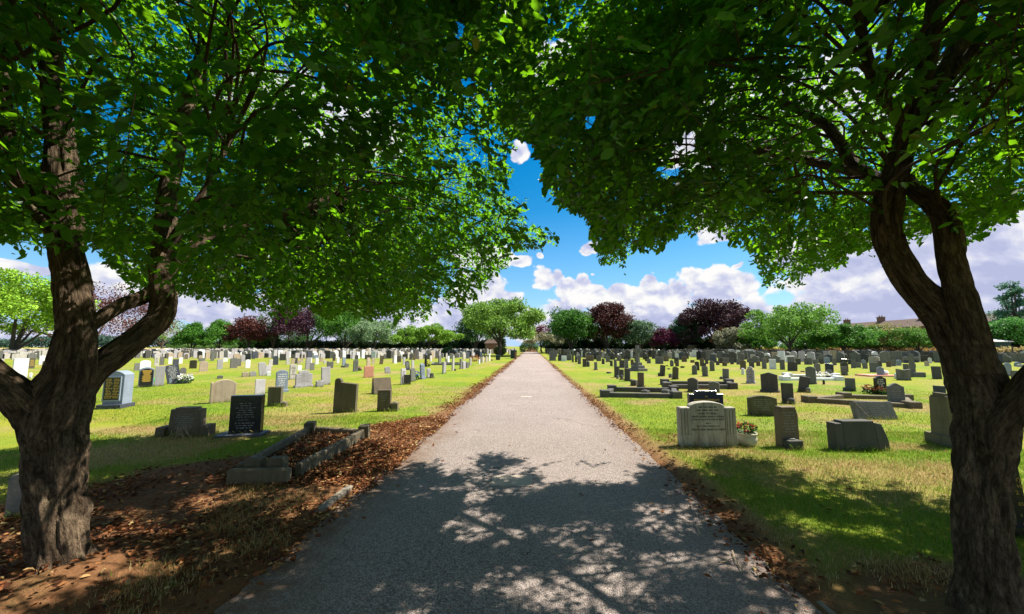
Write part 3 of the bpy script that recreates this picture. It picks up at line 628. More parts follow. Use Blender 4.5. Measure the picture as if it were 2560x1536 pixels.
    Ll = r_.uniform(.034, .076, (n, nl))*np.clip(r_.normal(1, .12, (n, 1)), .7, 1.3)
    keep = r_.uniform(0, 1, (n, nl)) < .93
    keep &= np.linalg.norm(B-EYE, axis=2) > 1.0
    bx_, by_, bz_ = proj(B+Dl*.03)
    lw = lowL if side == 'L' else lowR; jl_ = 95*(fbm(bx_/55, by_/55, seed+17)-.5)+r_.exponential(6, bx_.shape)-4
    keep &= (bz_ < .3) | (by_ < np.interp(bx_, lw[:, 0], lw[:, 1])+jl_+6)
    keep &= (bz_ < .3) | ((bx_ < rightL(by_)+jl_+8) if side == 'L' else (bx_ > leftR(by_)-jl_-8))
    for hx, hy, ha, hb in HOLES: keep &= (bz_ < .3) | (((bx_-hx)/ha)**2+((by_-hy)/hb)**2 > .15+1.5*vnoise(bx_/17, by_/17, 5))
    B, Dl, Nl, Ll = B[keep], Dl[keep], Nl[keep], Ll[keep]
    cr = leaf_mesh('crown', B, Dl, Nl, Ll, Ll*r_.uniform(.48, .62, len(Ll)), r_.uniform(.02, .3, len(Ll)), M['leaf'], parent); keepw(cr)
    # twig wood and lesser branches
    sv = sidev*.0022; e = P0+out_d*Lt[:, None]; e[:, 2] -= .16*Lt*1.6
    s0 = P0-out_d*.08
    tx_, ty_, tz_ = proj(e); lw_ = lowL if side == 'L' else lowR
    sk = (tz_ < .3) | ((ty_ < np.interp(tx_, lw_[:, 0], lw_[:, 1])-8) & ((tx_ < rightL(ty_)-8) if side == 'L' else (tx_ > leftR(ty_)+8)))
    s0, sv, e = s0[sk], sv[sk], e[sk]
    Vt = np.stack([s0-sv, s0+sv, e+sv*.5, e-sv*.5], 1).reshape(-1, 3); Qt = np.arange(len(e)*4).reshape(-1, 4)
    allC = np.concatenate(LIMBS[side]); allC = allC[allC[:, 2] > 1.9]
    Vs, Qs = [Vt], [Qt]; off = len(Vt)
    tg = P0[r_.choice(n, 240, replace=False)]
    for q in tg:
        dd = np.linalg.norm(allC[:, :3]-q, axis=1)+.5*np.abs(allC[:, 2]-q[2])
        a = allC[np.argmin(dd)]
        L_ = np.linalg.norm(q-a[:3])
        if L_ < .3: continue
        m1 = a[:3]+(q-a[:3])*.35+np.array([0, 0, .10*L_])+r_.normal(0, .06*L_, 3); m2 = a[:3]+(q-a[:3])*.7+np.array([0, 0, .06*L_])+r_.normal(0, .06*L_, 3)
        Pq = catmull(np.array([a[:3], m1, m2, q]), 6); r0 = min(.02, .004+.0045*L_, a[3]*.6)
        pq, pyq, zq = proj(Pq)
        lowq = np.interp(pq, (lowL if side == 'L' else lowR)[:, 0], (lowL if side == 'L' else lowR)[:, 1])
        if np.any((zq > .2) & (pyq > lowq+6)): continue
        Vb, Qb, _ = tube(Pq, np.linspace(r0, .003, len(Pq)), 6); Vs.append(Vb); Qs.append(Qb+off); off += len(Vb)
    tw = fast('branchwork', np.concatenate(Vs), np.concatenate(Qs), M['bark'], parent, uv=np.zeros((off, 2))); keepw(tw)
crown('L', LTt, np.array([-2.7, 3.2, 3.5]), np.array([4.4, 4.5, 2.2]), 23000, 101, 2.15)
crown('R', RTt, np.array([3.1, 2.9, 3.6]), np.array([4.2, 3.9, 2.3]), 20500, 202, 2.4)
# ------------------------------------------------------------------ headstones
def arc(cx, cz, r, a0, a1, n=10): return [(cx+r*math.cos(R(a0+(a1-a0)*i/n)), cz+r*math.sin(R(a0+(a1-a0)*i/n))) for i in range(n+1)]
def outline(sh, w, h):
    a = w/2
    if sh == 'flat': return [(-a, 0), (a, 0), (a, h), (-a, h)]
    if sh == 'taper': return [(-a, 0), (a, 0), (a*.86, h), (-a*.86, h)]
    if sh in ('seg', 'low'):
        s = (.22 if sh == 'seg' else .10)*w; r = (a*a+s*s)/(2*s); t = math.degrees(math.asin(min(1, a/r)))
        return [(-a, 0), (a, 0)]+arc(0, h-r, r, 90-t, 90+t)
    if sh == 'round': return [(-a, 0), (a, 0)]+arc(0, h-a, a, 0, 180, 14)
    if sh == 'ogee':
        p = [(-a, 0), (a, 0)]; top = []
        for i in range(13):
            x = a-2*a*i/12; u = abs(x)/a; top.append((x, h-.26*w*(u*u*(3-2*u))**.9))
        return p+top
    if sh == 'gable': return [(-a, 0), (a, 0), (a, h-.16*w), (0, h), (-a, h-.16*w)]
    if sh == 'slant': return [(-a, 0), (a, 0), (a, h*.93), (-a, h)]
    if sh == 'step': return [(-a, 0), (a, 0), (a, h*.9), (a*.62, h*.9), (a*.62, h), (-a*.62, h), (-a*.62, h*.9), (-a, h*.9)]
    if sh == 'shoulder': return [(-a, 0), (a, 0), (a, h*.80), (a*.66, h*.80)]+[(a*.66*math.cos(R(t)), h*.86+h*.14*math.sin(R(t))) for t in range(0, 181, 18)]+[(-a*.66, h*.80), (-a, h*.80)]
    if sh == 'lug': return [(-a, 0), (a, 0), (a, h*.84), (-a*.42, h*.88)]+[(-a*.71+a*.29*math.cos(R(t)), h-a*.29+a*.29*math.sin(R(t))) for t in range(-10, 181, 19)]
    if sh == 'wave': return [(-a, 0), (a, 0), (a, h*.94), (a*.5, h*.9), (0, h*.86), (-a*.5, h*.92), (-a, h*.95)]
    if sh == 'heart': return [(-a*.55, 0), (a*.55, 0), (a, h*.45)]+arc(a*.48, h*.74, a*.5, -20, 160, 8)+arc(-a*.48, h*.74, a*.5, 20, 200, 8)
    if sh == 'angel': return [(-a, 0), (a, 0), (a*.8, h*.55), (a*.35, h*.72)]+arc(0, h*.86, h*.13, -50, 230, 10)+[(-a*.35, h*.72), (-a*.8, h*.55)]
    return [(-a, 0), (a, 0), (a, h), (-a, h)]
def slab_geo(P, t, b=.008, y0=0.0):
    """extruded outline with softened arrises; front faces -y"""
    n = len(P); A = np.array(P, float); nx_ = np.roll(A, -1, 0)-A; pv = A-np.roll(A, 1, 0)
    def nn(v):
        v = nrm(v); return np.stack([v[:, 1], -v[:, 0]], -1)
    o = nrm(nn(nx_)+nn(pv)); I = A-o*b
    V = []
    for pts, y in ((I, -t/2), (A, -t/2+b), (A, t/2-b), (I, t/2)):
        V += [(p[0], y+y0, p[1]) for p in pts]
    Fc = [tuple(range(n)), tuple(range(4*n-1, 3*n-1, -1))]
    for k in range(3):
        for i in range(n):
            j = (i+1) % n; Fc.append((k*n+i, (k+1)*n+i, (k+1)*n+j, k*n+j))
    return V, Fc
def text_mesh(name, lines, mt, parent, y, rot=True):
    """lines: (text, x, z, size, align); real lettering standing 1.5 mm proud of the face"""
    V, Fc = [], []
    for s, x, z, size, wmax in lines:
        cu = bpy.data.curves.new('t', 'FONT'); cu.body = s; cu.size = size; cu.align_x = 'CENTER'; cu.resolution_u = 1; cu.extrude = .0012
        o = bpy.data.objects.new('t', cu); COL.objects.link(o)
        me = bpy.data.meshes.new_from_object(o.evaluated_get(bpy.context.evaluated_depsgraph_get()))
        xs = [v.co.x for v in me.vertices]
        k = 1.0
        if wmax and xs and (max(xs)-min(xs)) > wmax: k = wmax/(max(xs)-min(xs))
        b = len(V); V += [(x+v.co.x*k, y-v.co.z, z+v.co.y) for v in me.vertices]; Fc += [tuple(b+i for i in p.vertices) for p in me.polygons]
        bpy.data.objects.remove(o); bpy.data.curves.remove(cu); bpy.data.meshes.remove(me)
    return pyd(name, V, Fc, mt, parent)
def marks(parent, w, h, t, mt, rows, r_, z0=.30, z1=.86, fill=.74):
    """worn, unreadable lines of lettering: short raised strokes in rows"""
    mb = MB(); lh = (z1-z0)*h/rows
    for i in range(rows):
        z = z1*h-lh*(i+.5); rw = w*fill*r_.uniform(.5, 1); x = -rw/2
        while x < rw/2-.01:
            l = min(r_.uniform(.02, .09), rw/2-x); mb.box((x+l/2, -t/2-.0008, z), (l, .0024, lh*r_.uniform(.30, .42))); x += l+r_.uniform(.012, .025)
    return mb.obj('inscription', mt, parent)
def fit(x0, x1, yt, yb, yaw, t=.10, wlim=(.28, 1.5), lean=0, d=None):
    P = ground((x0+x1)/2, yb, .02); w = .6; h = .8; ca, sa = math.cos(yaw), math.sin(yaw)
    if d: P = at_y((x0+x1)/2, yb, d); P[2] = .02
    for it in range(30):
        c = []
        for sx in (-1, 1):
            for sy in (-1, 1):
                for z in (0, h):
                    a, b = sx*w/2+math.tan(lean)*z, sy*t/2; c.append((P[0]+a*ca-b*sa, P[1]+a*sa+b*ca, .02+z))
        u, v, _ = proj(np.array(c)); bw = u.max()-u.min(); bh = v.max()-v.min()
        k = (x1-x0)/bw; w2 = w*k**.9
        if w2 < wlim[0]: t = max(.05, t*k**.6); w2 = wlim[0]
        if w2 > wlim[1]: t = min(.4, t*k**.6); w2 = wlim[1]
        w = w2; h *= (yb-yt)/bh
        du = (x0+x1)/2-(u.max()+u.min())/2; dv = yb-v.max(); zc = (P-EYE)@FW
        P = P+RT*(du*zc/F)
        if not d: P = P+np.array([0, 1, 0])*(-dv*zc*zc/(F*1.58))*.5
    if P[1] < 22 and yb-yt > 12: BASES.append((P.copy(), w, t, yaw))
    return P, w, h, t
BASES = []
def headstone(x0, x1, yt, yb, sh, mt, yaw, label, lean=0, opts='', t=.10, group=None, name='headstone', cat='headstone', seed=0):
    r_ = random.Random(int(x0*7+yt*131)+len(sh))
    yw = R(yaw); P, w, h, t = fit(x0, x1, yt, yb, yw, t, lean=R(lean))
    z = float(gh(P[0], P[1]))-.03; h += .03
    big = (yb-yt) > 17
    V, Fc = slab_geo(outline(sh, w, h), t, min(.008, t*.12))
    rot = (R(r_.uniform(-2, 2)), R(lean), yw)
    if not big:
        o = pyd(name, V, Fc, M[mt]); o.location = (P[0], P[1], z); o.rotation_euler = rot; return tag(o, label, cat, group)
    e = empty(name, (P[0], P[1], z), rot)
    tag(e, label, cat, group)
    if 'P' in opts:   # plinth
        ph = .11*h+.03; V, Fc = slab_geo([(x, zz+ph if zz == 0 else zz) for x, zz in outline(sh, w*.93, h)], t, .007)
        pyd('tablet', V, Fc, M[mt], e); mb = MB(); mb.bbox((0, 0, ph/2), (w*1.04, t*1.9, ph), .008); mb.obj('plinth', M[mt], e)
    else:
        pyd('tablet', V, Fc, M[mt], e)
    for ch, mm in (('w', 'wlet'), ('g', 'gold'), ('d', 'dlet'), ('f', 'glet')):
        if ch in opts: marks(e, w, h, t, M[mm], 6 if h < .8 else 8, r_)
    return e
def vase_block(x0, x1, yt, yb, mt, label, yaw=0, hole=True, flowers=None):
    P, w, h, t = fit(x0, x1, yt, yb, R(yaw), .2, (.08, .5)); t = max(.12, min(w, .28)); z = float(gh(P[0], P[1]))-.02
    e = empty('flower_vase_block', (P[0], P[1], z), (0, 0, R(yaw))); tag(e, label, 'grave vase')
    mb = MB(); mb.bbox((0, 0, (h+.02)/2), (w, t, h+.02), .008); mb.obj('block', M[mt], e)
    if (yb-yt) > 6:
        mb = MB(); mb.lathe([(w*.28, h+.0), (w*.28, h+.035), (w*.2, h+.04), (.001, h+.03)], n=14); mb.obj('vase_lid', M['grey' if mt != 'white' else 'white'], e)
    return e
def s8(k): return lambda v: (320*k+v[0]/7.728, 320*k+v[1]/7.728, 820+v[2]/7.728, 820+v[3]/7.728)
def s4(k): return lambda v: (640*k+v[0]/3.864, 640*k+v[1]/3.864, 860+v[2]/3.864, 860+v[3]/3.864)
DATA = """
8 0 200 572 590 1040 flat white 70 0 - | big white headstone with a joint line, framed by the fork of the left tree
8 0 545 690 585 790 flat olive 70 0 g | gold lettered dark headstone just behind the big white one in the tree fork
8 0 740 890 540 712 low white 72 0 - | white headstone right of the gold lettered one in the tree fork
8 0 830 935 640 940 flat olive 60 0 - | dark green headstone half hidden by the upright stem of the left tree
8 0 680 880 940 1180 seg lilac 60 0 - | pale round shouldered headstone low in the fork of the left tree
8 0 300 360 495 585 round black 70 0 - | small black rounded headstone far behind the big white one
8 0 440 525 490 585 round dgrey 70 0 - | dark arched headstone in the far row above the gold lettered stone
8 0 40 150 480 590 flat pale 70 0 - | pale headstone at the far left, under the trunk of the bright green tree
8 0 160 290 490 590 low lilac 70 0 - | lilac grey headstone in the far row left of the black rounded one
8 0 575 700 480 575 flat grey 70 0 - | grey headstone in the far row between the arched stone and the tree stem
8 0 -60 90 600 720 flat pale 70 0 - | pale headstone cut by the left edge of the picture
8 1 215 450 625 800 seg white 60 0 - | white arched headstone peeping out above the black arched stone with gold letters
8 1 130 215 680 830 taper grey 70 0 - | narrow grey stone left of the white arched one, beside the dark limb
8 1 515 712 735 1130 flat lilac 52 0 - | plain lilac grey headstone between the gold lettered arch and the tilted slate
8 1 500 610 555 735 flat pale 62 0 d | pale stone with dark streaks behind the plain lilac grey headstone
8 1 612 705 560 720 flat grey 62 0 - | grey stone touching the streaked pale one behind the lilac headstone
8 1 770 860 560 700 flat white 66 0 - | white upright stone behind the tilted slate headstone
8 1 985 1052 575 692 flat white 66 0 - | small white stone right of the tilted slate headstone
8 1 860 990 605 720 flat dslate 60 0 - | dark slate top showing just above the tilted slate headstone
8 1 1025 1105 765 900 round grey 60 0 - | small rounded grey stone behind the white flowers
8 1 720 802 490 590 low dgrey 70 0 - | dark low topped stone in the far row above the white upright stone
8 1 915 1010 500 575 ogee dgrey 70 0 - | dark peaked stone in the far row above the small white stone
8 1 1085 1168 508 605 seg brown 66 0 - | brown arched stone in the far row under the green conifers
8 1 1178 1345 622 790 low olive 25 0 - | dark olive stone with a low curved top and a pale rim on open grass
8 1 1370 1558 640 850 seg tan 52 0 - | tan sandstone headstone right of the dark olive one
8 1 1712 1842 612 805 flat lilac 55 0 - | lilac headstone with a dark cap line, alone on the grass
8 1 1965 2125 578 785 seg grey 58 0 - | grey brown headstone left of the bright white marble post
8 1 2125 2170 595 745 flat grey 66 0 - | narrow grey stone tucked behind the grey brown headstone
8 1 2258 2372 612 778 gable white 50 0 - | bright white marble gable stone backed by a black one, left lawn
8 1 2255 2370 565 640 flat black 40 0 - | black stone rising behind the white marble gable stone
8 1 2170 2270 520 660 seg lilac 62 0 - | lilac arched stone left of and behind the white marble gable stone
8 1 2390 2460 520 605 flat dslate 62 0 - | dark slate stone in the far row right of the white gable stone
8 1 1355 1450 530 640 seg tan 62 0 - | tan arched stone behind the tan sandstone headstone
8 1 1365 1495 585 650 flat grey 62 0 - | wide grey stone touching the tan arched stone
8 1 1590 1675 500 640 flat grey 64 0 - | grey stone with a fallen neighbour in the middle rows left
8 1 1790 1870 470 590 flat dslate 64 0 - | dark blue stone in the middle rows, left of a white one
8 1 1930 2000 470 585 flat white 64 0 - | white stone in the middle rows under the copper tree
8 1 1830 1935 575 660 seg white 55 0 - | low white arched stone behind the lilac capped headstone
8 2 -20 178 985 1315 flat lilac 55 0 - | pale upright headstone right behind the black lettered granite stone
8 2 355 642 810 1255 seg slate 48 0 wP | blue grey headstone with a curved top and white text on a grey base
8 2 632 790 705 1005 low pale 58 0 d | pale headstone covered in dark text, behind the blue grey curved one
8 2 800 882 722 825 flat white 62 0 - | small white stone right of the pale text covered headstone
8 2 735 1112 815 1165 shoulder lilac 52 0 fP | wide lilac shouldered headstone on a stepped base
8 2 1252 1440 762 1115 flat lilac 52 -2 - | tall plain lilac grey headstone with a dark left edge
8 2 38 200 660 935 seg lilac 55 -7 - | pale headstone leaning left above the lilac upright one
8 2 192 285 720 905 flat lilac 60 0 - | grey headstone behind the small white vase
8 2 243 325 615 750 flat pale 62 0 - | pale small stone left of the dark purple slab
8 2 322 440 540 720 seg dslate 40 0 - | dark purple slate slab in the middle rows of the left lawn
8 2 350 445 500 560 low olive 45 0 - | olive dark top showing behind the purple slate slab
8 2 448 585 505 632 flat dgrey 30 0 - | wide dark stone with a white right edge, middle rows left
8 2 572 662 580 712 flat pale 60 0 - | pale square stone under the wide dark one
8 2 678 755 595 705 flat tan 60 6 - | tan stone leaning right in the middle rows left
8 2 738 805 580 695 flat dgrey 50 0 - | dark upright stone touching the tan leaning one
8 2 798 860 625 712 seg tan 60 0 - | short tan arched stone right of the dark upright one
8 2 862 915 578 660 flat tan 62 0 - | narrow tan stone in the middle rows left
8 2 940 1068 580 808 flat lilac 55 2 - | tall grey lilac headstone beside a white one, middle of the left lawn
8 2 1060 1112 675 825 flat grey 60 0 - | grey stone hugging the right side of the tall grey lilac headstone
8 2 1030 1072 578 690 flat white 62 0 - | white stone edge behind the tall grey lilac headstone
8 2 1138 1218 580 708 gable white 52 0 P | bright white marble headstone on its white base, left lawn
8 2 1112 1210 520 600 round slate 58 0 - | pale blue rounded stone behind the bright white marble headstone
8 2 1228 1298 570 658 flat tan 60 0 - | tan stone right of the bright white marble headstone
8 2 1298 1365 630 692 low pale 60 0 - | low pale stone right of the tan one
8 2 1362 1500 642 785 wave grey 50 0 - | grey headstone with a notched wavy top, left lawn
8 2 1475 1548 510 640 low dgrey 45 4 - | dark leaning stone in the middle rows above the wavy topped one
8 2 1558 1612 570 682 flat white 62 0 - | narrow white stone in the middle rows left
8 2 1660 1738 568 725 flat slate 60 0 - | pale blue grey stone above the tipped over block
8 2 1700 1800 688 770 slant grey 55 8 - | grey tipped over block stone on the left lawn
8 2 1868 1980 612 848 seg grey 52 0 d | grey headstone with worn text and pink flowers at its foot
8 2 1908 1980 522 615 seg dgrey 45 0 - | dark arched stone behind the grey one with pink flowers
8 2 2078 2278 738 972 flat pink 40 0 - | pink orange granite headstone, the only one on the left lawn
8 2 2132 2215 578 745 flat tan 60 0 - | tan upright stone right behind the pink orange granite headstone
8 2 2238 2295 580 712 flat tan 62 0 - | narrow tan stone right of the tan upright one
8 2 2380 2475 538 708 flat brown 40 6 - | dark brown stone leaning right, left lawn
8 2 2098 2230 520 612 flat dgrey 40 0 - | wide dark stone in the middle rows above the tan pair
8 2 670 785 515 590 flat dgrey 40 0 - | wide dark stone in the middle rows, left of a brown one
8 2 790 945 515 590 flat brown 40 0 - | wide brown stone in the middle rows left
8 2 952 1040 495 580 flat brown 45 0 - | brown stone above the tall grey lilac headstone
8 2 1305 1372 455 570 flat dslate 50 0 - | dark slate stone in the far rows above the wavy topped one
8 2 1660 1725 465 570 flat tan 62 0 - | tan stone in the far rows above the pale blue grey one
8 2 1735 1830 510 600 low black 40 0 - | black low topped stone in the far rows left
8 3 322 428 790 1108 flat lilac 70 0 d | pale headstone with fine text, nearest in the short row beside the path verge
8 3 398 497 908 1105 flat dgrey 20 0 - | squat dark stone tucked against the pale headstone with fine text
8 3 500 608 775 1050 seg grey 68 -3 - | grey headstone with blue flowers at its foot, second in the short row
8 3 688 800 688 1000 seg slate 68 -4 dP | light blue grey headstone with ruled text, third in the short row
8 3 828 898 785 972 flat lilac 72 -2 d | small lilac headstone, last in the short row beside the path verge
8 3 405 502 640 820 seg dslate 40 -7 w | dark slate stone leaning left above the short row
8 3 532 582 630 785 flat lilac 74 0 - | narrow post like stone beside the leaning dark slate one
8 3 1118 1198 658 888 flat lilac 76 0 - | lone lilac slab seen edge on near the verge of the left lawn
8 3 1303 1362 545 832 flat pale 78 0 - | tall thin pale slab seen edge on, right of the lone lilac slab
8 3 1455 1512 600 802 flat grey 78 0 - | grey slab first of three seen edge on near the verge
8 3 1508 1582 640 795 low lilac 72 0 - | lilac slab second of three seen edge on near the verge
8 3 1572 1645 655 780 seg grey 70 0 - | grey slab third of three seen edge on near the verge
8 3 1645 1695 580 730 flat pale 76 -3 - | thin pale stone left of the brown dried flowers
8 3 1822 1858 568 692 flat white 78 0 - | thin white stone right of the brown dried flowers
8 3 1862 1895 560 680 flat grey 78 0 - | thin grey stone after the thin white one, verge row
8 3 1900 1930 555 670 flat pale 78 0 - | thin pale stone in the verge row under the big light green tree
8 3 1958 1995 550 658 flat lilac 76 0 - | thin lilac stone in the verge row under the big light green tree
8 3 2018 2052 500 645 flat white 78 0 - | tall thin white stone near the far end of the verge row
8 3 1045 1110 535 705 flat grey 74 0 - | grey slab edge on behind the low kerbed plot, left
8 3 1180 1225 495 690 flat pale 76 0 - | pale slab edge on behind the low kerbed plot
8 3 1228 1265 545 690 flat white 76 -3 - | thin white slab behind the low kerbed plot
8 3 170 205 545 680 flat grey 70 0 - | grey edge on stone left of the bright white slab
8 3 200 245 535 690 flat white 60 0 - | bright white slab left of a brown stone, left lawn
8 3 240 335 540 665 flat brown 30 0 - | brown stone right of the bright white slab
8 3 365 412 565 712 flat lilac 68 0 - | lilac stone left of the leaning dark slate one
8 3 352 458 508 602 flat dgrey 30 0 - | wide black grey stone in the middle rows above the leaning slate
8 3 488 548 505 620 low dgrey 45 0 - | dark stone left of a brown one in the middle rows
8 3 548 618 520 625 flat brown 45 5 - | brown leaning stone in the middle rows
8 3 755 830 508 600 flat grey 50 0 - | grey stone in the middle rows above the thin black post
8 3 828 925 500 610 flat dgrey 30 0 - | wide dark stone left of the clipped round bush
8 3 882 928 538 652 flat pale 70 -3 - | pale slab in front of the wide dark stone by the clipped bush
8 3 665 720 535 615 seg pale 64 0 - | small pale arched stone in the middle rows
8 3 5 130 748 882 low lilac 45 -8 - | small pale stone leaning left, right of the pink granite headstone
8 4 715 852 460 638 flat grey 15 0 P | twin grey headstone nearest the path in the far right rows
8 4 885 995 515 640 low black -20 0 - | black headstone left of the plain white one by the path
8 4 955 1052 540 645 flat white -10 0 - | plain white square headstone on the right lawn beside the path
8 4 1050 1155 520 632 flat grey -10 0 - | grey green headstone right of the plain white square one
8 4 1155 1195 515 668 flat dgrey -72 0 - | dark slab edge on, first in the far row right of the path
8 4 1215 1262 555 668 flat dgrey -70 0 - | dark slab edge on, second in the far row right of the path
8 4 1265 1335 540 702 flat grey -68 0 - | grey slab edge on, third in the far row right of the path
8 4 1360 1442 600 758 flat black -60 0 - | black slab with white edges on the right lawn
8 4 1440 1505 638 755 round grey -60 0 - | small round topped grey stone right of the black slab with white edges
8 4 1428 1582 530 642 flat brown -15 0 - | wide brown headstone behind the black slab with white edges
8 4 1583 1652 662 820 flat grey -66 0 P | lone grey post like headstone on a slab, right lawn
8 4 1628 1725 535 645 flat grey -20 0 - | wide grey headstone right of the wide brown one
8 4 1808 1892 545 662 flat grey -12 0 - | grey headstone framed by a paler rim under a yellow bush
8 4 1735 1785 600 705 low dgrey -45 0 - | small dark stone left of the grey framed one
8 4 1968 2082 738 962 flat dgrey -62 0 - | grey slab, first of the group of three near the right verge
8 4 2093 2148 800 945 flat dgrey -60 0 - | narrow middle slab of the group of three near the right verge
8 4 2163 2290 788 1038 flat dgrey -50 0 - | broad dark slab, last of the group of three near the right verge
8 4 1900 1938 630 740 flat dgrey -60 0 - | small dark slab behind the group of three
8 4 1965 2030 610 745 flat grey -60 0 - | grey slab behind the group of three, left of a boxy one
8 4 2070 2185 620 775 flat dgrey -40 0 - | boxy dark headstone with two faces behind the group of three
8 4 2185 2245 600 785 flat grey -55 0 - | grey slab with a block at its foot behind the group of three
8 4 2300 2345 610 720 flat brown -45 0 - | narrow brown stone left of the tall stone cross
8 4 2020 2115 530 640 flat grey -20 0 - | wide grey headstone in the row behind the boxy dark one
8 4 2165 2275 545 640 low black -15 0 - | black low topped headstone left of the tall stone cross
8 4 2360 2440 540 650 flat grey -20 0 - | grey headstone just left of the tall stone cross
4 2 1214 1274 278 428 flat brown -48 0 P | brown squared headstone with a stepped foot, nearest the right verge
8 5 385 482 715 935 flat dgrey -45 6 - | dark grey slab leaning right on open grass
8 5 625 745 752 1002 seg olive -40 4 - | dark round cornered slab leaning right beside a round pale urn
8 5 585 645 618 748 ogee grey -45 0 - | small peaked grey stone behind the leaning slabs
8 5 655 755 572 690 flat dgrey -40 0 - | dark slab behind the leaning round cornered one
8 5 688 745 655 748 flat brown -45 0 - | short brown slab behind the leaning round cornered one
8 5 1018 1084 718 908 round grey -50 0 - | slim round topped grey stone, middle of the right lawn
8 5 1068 1138 650 825 seg black -45 0 - | black stone behind the slim round topped one
8 5 1150 1245 588 742 low brown -35 0 - | brown black headstone behind the black one, right lawn
8 5 1205 1262 678 840 flat dgrey -45 0 - | dark slab hidden behind the grey stone with a side block
8 5 1208 1302 745 945 flat grey -42 0 - | grey stone with a low block at its right foot
8 5 1346 1440 640 838 ogee grey -38 0 - | grey peaked headstone with a pale top, middle of the right lawn
8 5 1352 1475 552 672 ogee dgrey -25 0 - | wide peaked headstone behind the grey peaked one
8 5 1262 1312 605 702 flat dgrey -45 0 - | small dark slab left of the wide peaked headstone
8 5 1606 1702 788 992 flat grey -42 2 - | grey slab with a flat stone at its left foot
8 5 1478 1525 640 722 flat dgrey -40 0 - | small dark stone above the slab with the flat foot stone
8 5 1588 1685 655 740 slant brown -35 4 - | low brown slanted stone in the right lawn
8 5 1525 1600 570 685 low dgrey -30 5 - | dark stone leaning right behind the low brown slanted one
8 5 1595 1720 580 690 flat grey -20 3 - | wide grey stone leaning slightly, behind the low brown one
8 5 1742 1808 578 708 flat dgrey -35 0 - | upright dark stone right of the wide leaning grey one
8 5 1862 1935 600 712 flat grey -35 2 - | grey stone leaning slightly, left of the dark gabled one
8 5 1930 2052 628 802 gable olive -35 2 - | dark mossy gabled headstone above the streaked white monument
8 5 2100 2212 658 772 flat dgrey -25 0 - | dark squared headstone behind the streaked white monument
8 5 2258 2312 650 742 flat brown -35 0 - | small brown stone right of the dark squared one
8 5 2355 2440 588 795 flat grey -38 0 - | tall grey stone right of the small brown one
8 5 2035 2232 742 1078 shoulder lilac -38 0 dP | streaked white and black shouldered monument with a side pier
8 5 440 558 538 648 flat brown -15 0 - | wide brown headstone in the rows behind the tall stone cross
8 5 290 455 560 700 flat grey -30 0 - | pair of grey slabs seen as one, behind the leaning dark slab
8 5 92 182 555 648 low black -15 0 - | black low arched headstone right of the tall stone cross
8 5 130 212 600 690 flat grey -30 0 - | small grey slab in front of the black low arched one
8 5 800 910 555 660 flat brown -25 0 - | brown grey headstone in the middle rows right, left of open grass
8 5 970 1055 622 675 flat brown -20 0 - | low wide brown stone in the middle rows right
8 5 2060 2200 575 670 ogee grey -20 0 - | wide peaked grey headstone above the dark squared one
8 5 2370 2480 565 680 ogee brown -20 0 - | wide peaked brown headstone at the edge of the middle rows right
4 2 1690 1802 325 470 seg dgrey -42 0 - | tall dark headstone behind the navy granite one
4 2 1897 2008 360 470 gable grey -30 0 - | grey gabled headstone behind the navy granite one
8 5 2308 2695 858 1260 gable dgrey -38 0 P | tall two tier dark headstone on a stepped base behind the low stained one
4 2 2262 2570 495 705 low olive -8 0 f | low broad stained headstone right behind the cream monument
8 6 283 465 1055 1468 flat dgrey -35 0 - | upright grey headstone with a dark vase at its foot
8 6 570 812 938 1252 flat dgrey -35 9 - | grey headstone leaning right with a toppled block
8 6 712 945 742 1092 seg grey -42 0 - | tall grey headstone in front of the white kerbed plot
8 6 905 1005 688 925 seg grey -40 0 - | tall dark grey headstone behind the one at the white plot
8 6 1095 1275 682 912 slant black -30 2 - | black slant topped headstone behind the white kerbed plot
8 6 1128 1230 803 978 seg grey -35 0 - | small rounded grey stone standing at the white kerbed plot
8 6 375 572 658 838 flat dgrey -20 4 - | broad dark headstone leaning right, upper right lawn
8 6 15 165 605 802 flat white -30 0 - | white headstone streaked with black, upper right lawn
8 6 222 330 618 812 flat grey -30 0 - | plain grey headstone right of the streaked white one
8 6 1408 1535 748 922 flat grey -32 -2 - | grey headstone in front of a hooded dark one
8 6 1385 1560 652 850 ogee dgrey -30 0 - | hooded dark headstone behind the grey one
8 6 1488 1690 960 1228 flat grey -35 0 - | grey headstone with a cube vase at its left foot
8 6 2015 2308 922 1285 ogee black -12 0 w | black granite headstone with a peaked top and white text
8 6 2088 2255 752 945 ogee slate -25 0 - | green grey peaked headstone behind the black granite one
8 6 1948 2155 668 865 flat grey -28 0 - | pair of pale grey slabs behind the pink gravel plot
8 6 1830 1918 675 792 flat grey -30 0 - | small grey stone with a carved oval, upper right lawn
8 6 1608 1695 620 782 flat grey -30 2 - | grey slab in the upper right lawn above the grey one with the cube vase
8 6 1718 1778 668 772 flat grey -30 0 - | narrow grey slab right of the grey slab, upper right lawn
8 6 2285 2375 638 758 ogee brown -25 0 - | brown peaked stone in the upper right rows
8 6 2378 2475 618 742 flat grey -22 0 - | grey square stone in the upper right rows beside the brown peaked one
8 6 1398 1535 600 682 flat black -12 0 - | wide black headstone in the upper right rows
8 6 1535 1645 608 708 round black -15 0 - | black round headstone right of the wide black one
8 6 860 975 612 700 flat grey -20 3 - | grey stone leaning slightly in the upper right rows
8 6 690 860 580 715 low grey -18 0 - | wide weathered grey headstone in the upper right rows
8 6 525 635 592 712 flat dgrey -25 2 - | squared dark headstone in the upper right rows
8 6 368 520 560 680 flat grey -20 0 - | wide grey headstone behind the squared dark one
8 6 1072 1205 570 685 gable slate -20 0 - | pale grey gabled headstone in the upper right rows
8 6 1230 1330 590 725 low grey -22 0 - | grey mottled headstone right of the pale gabled one
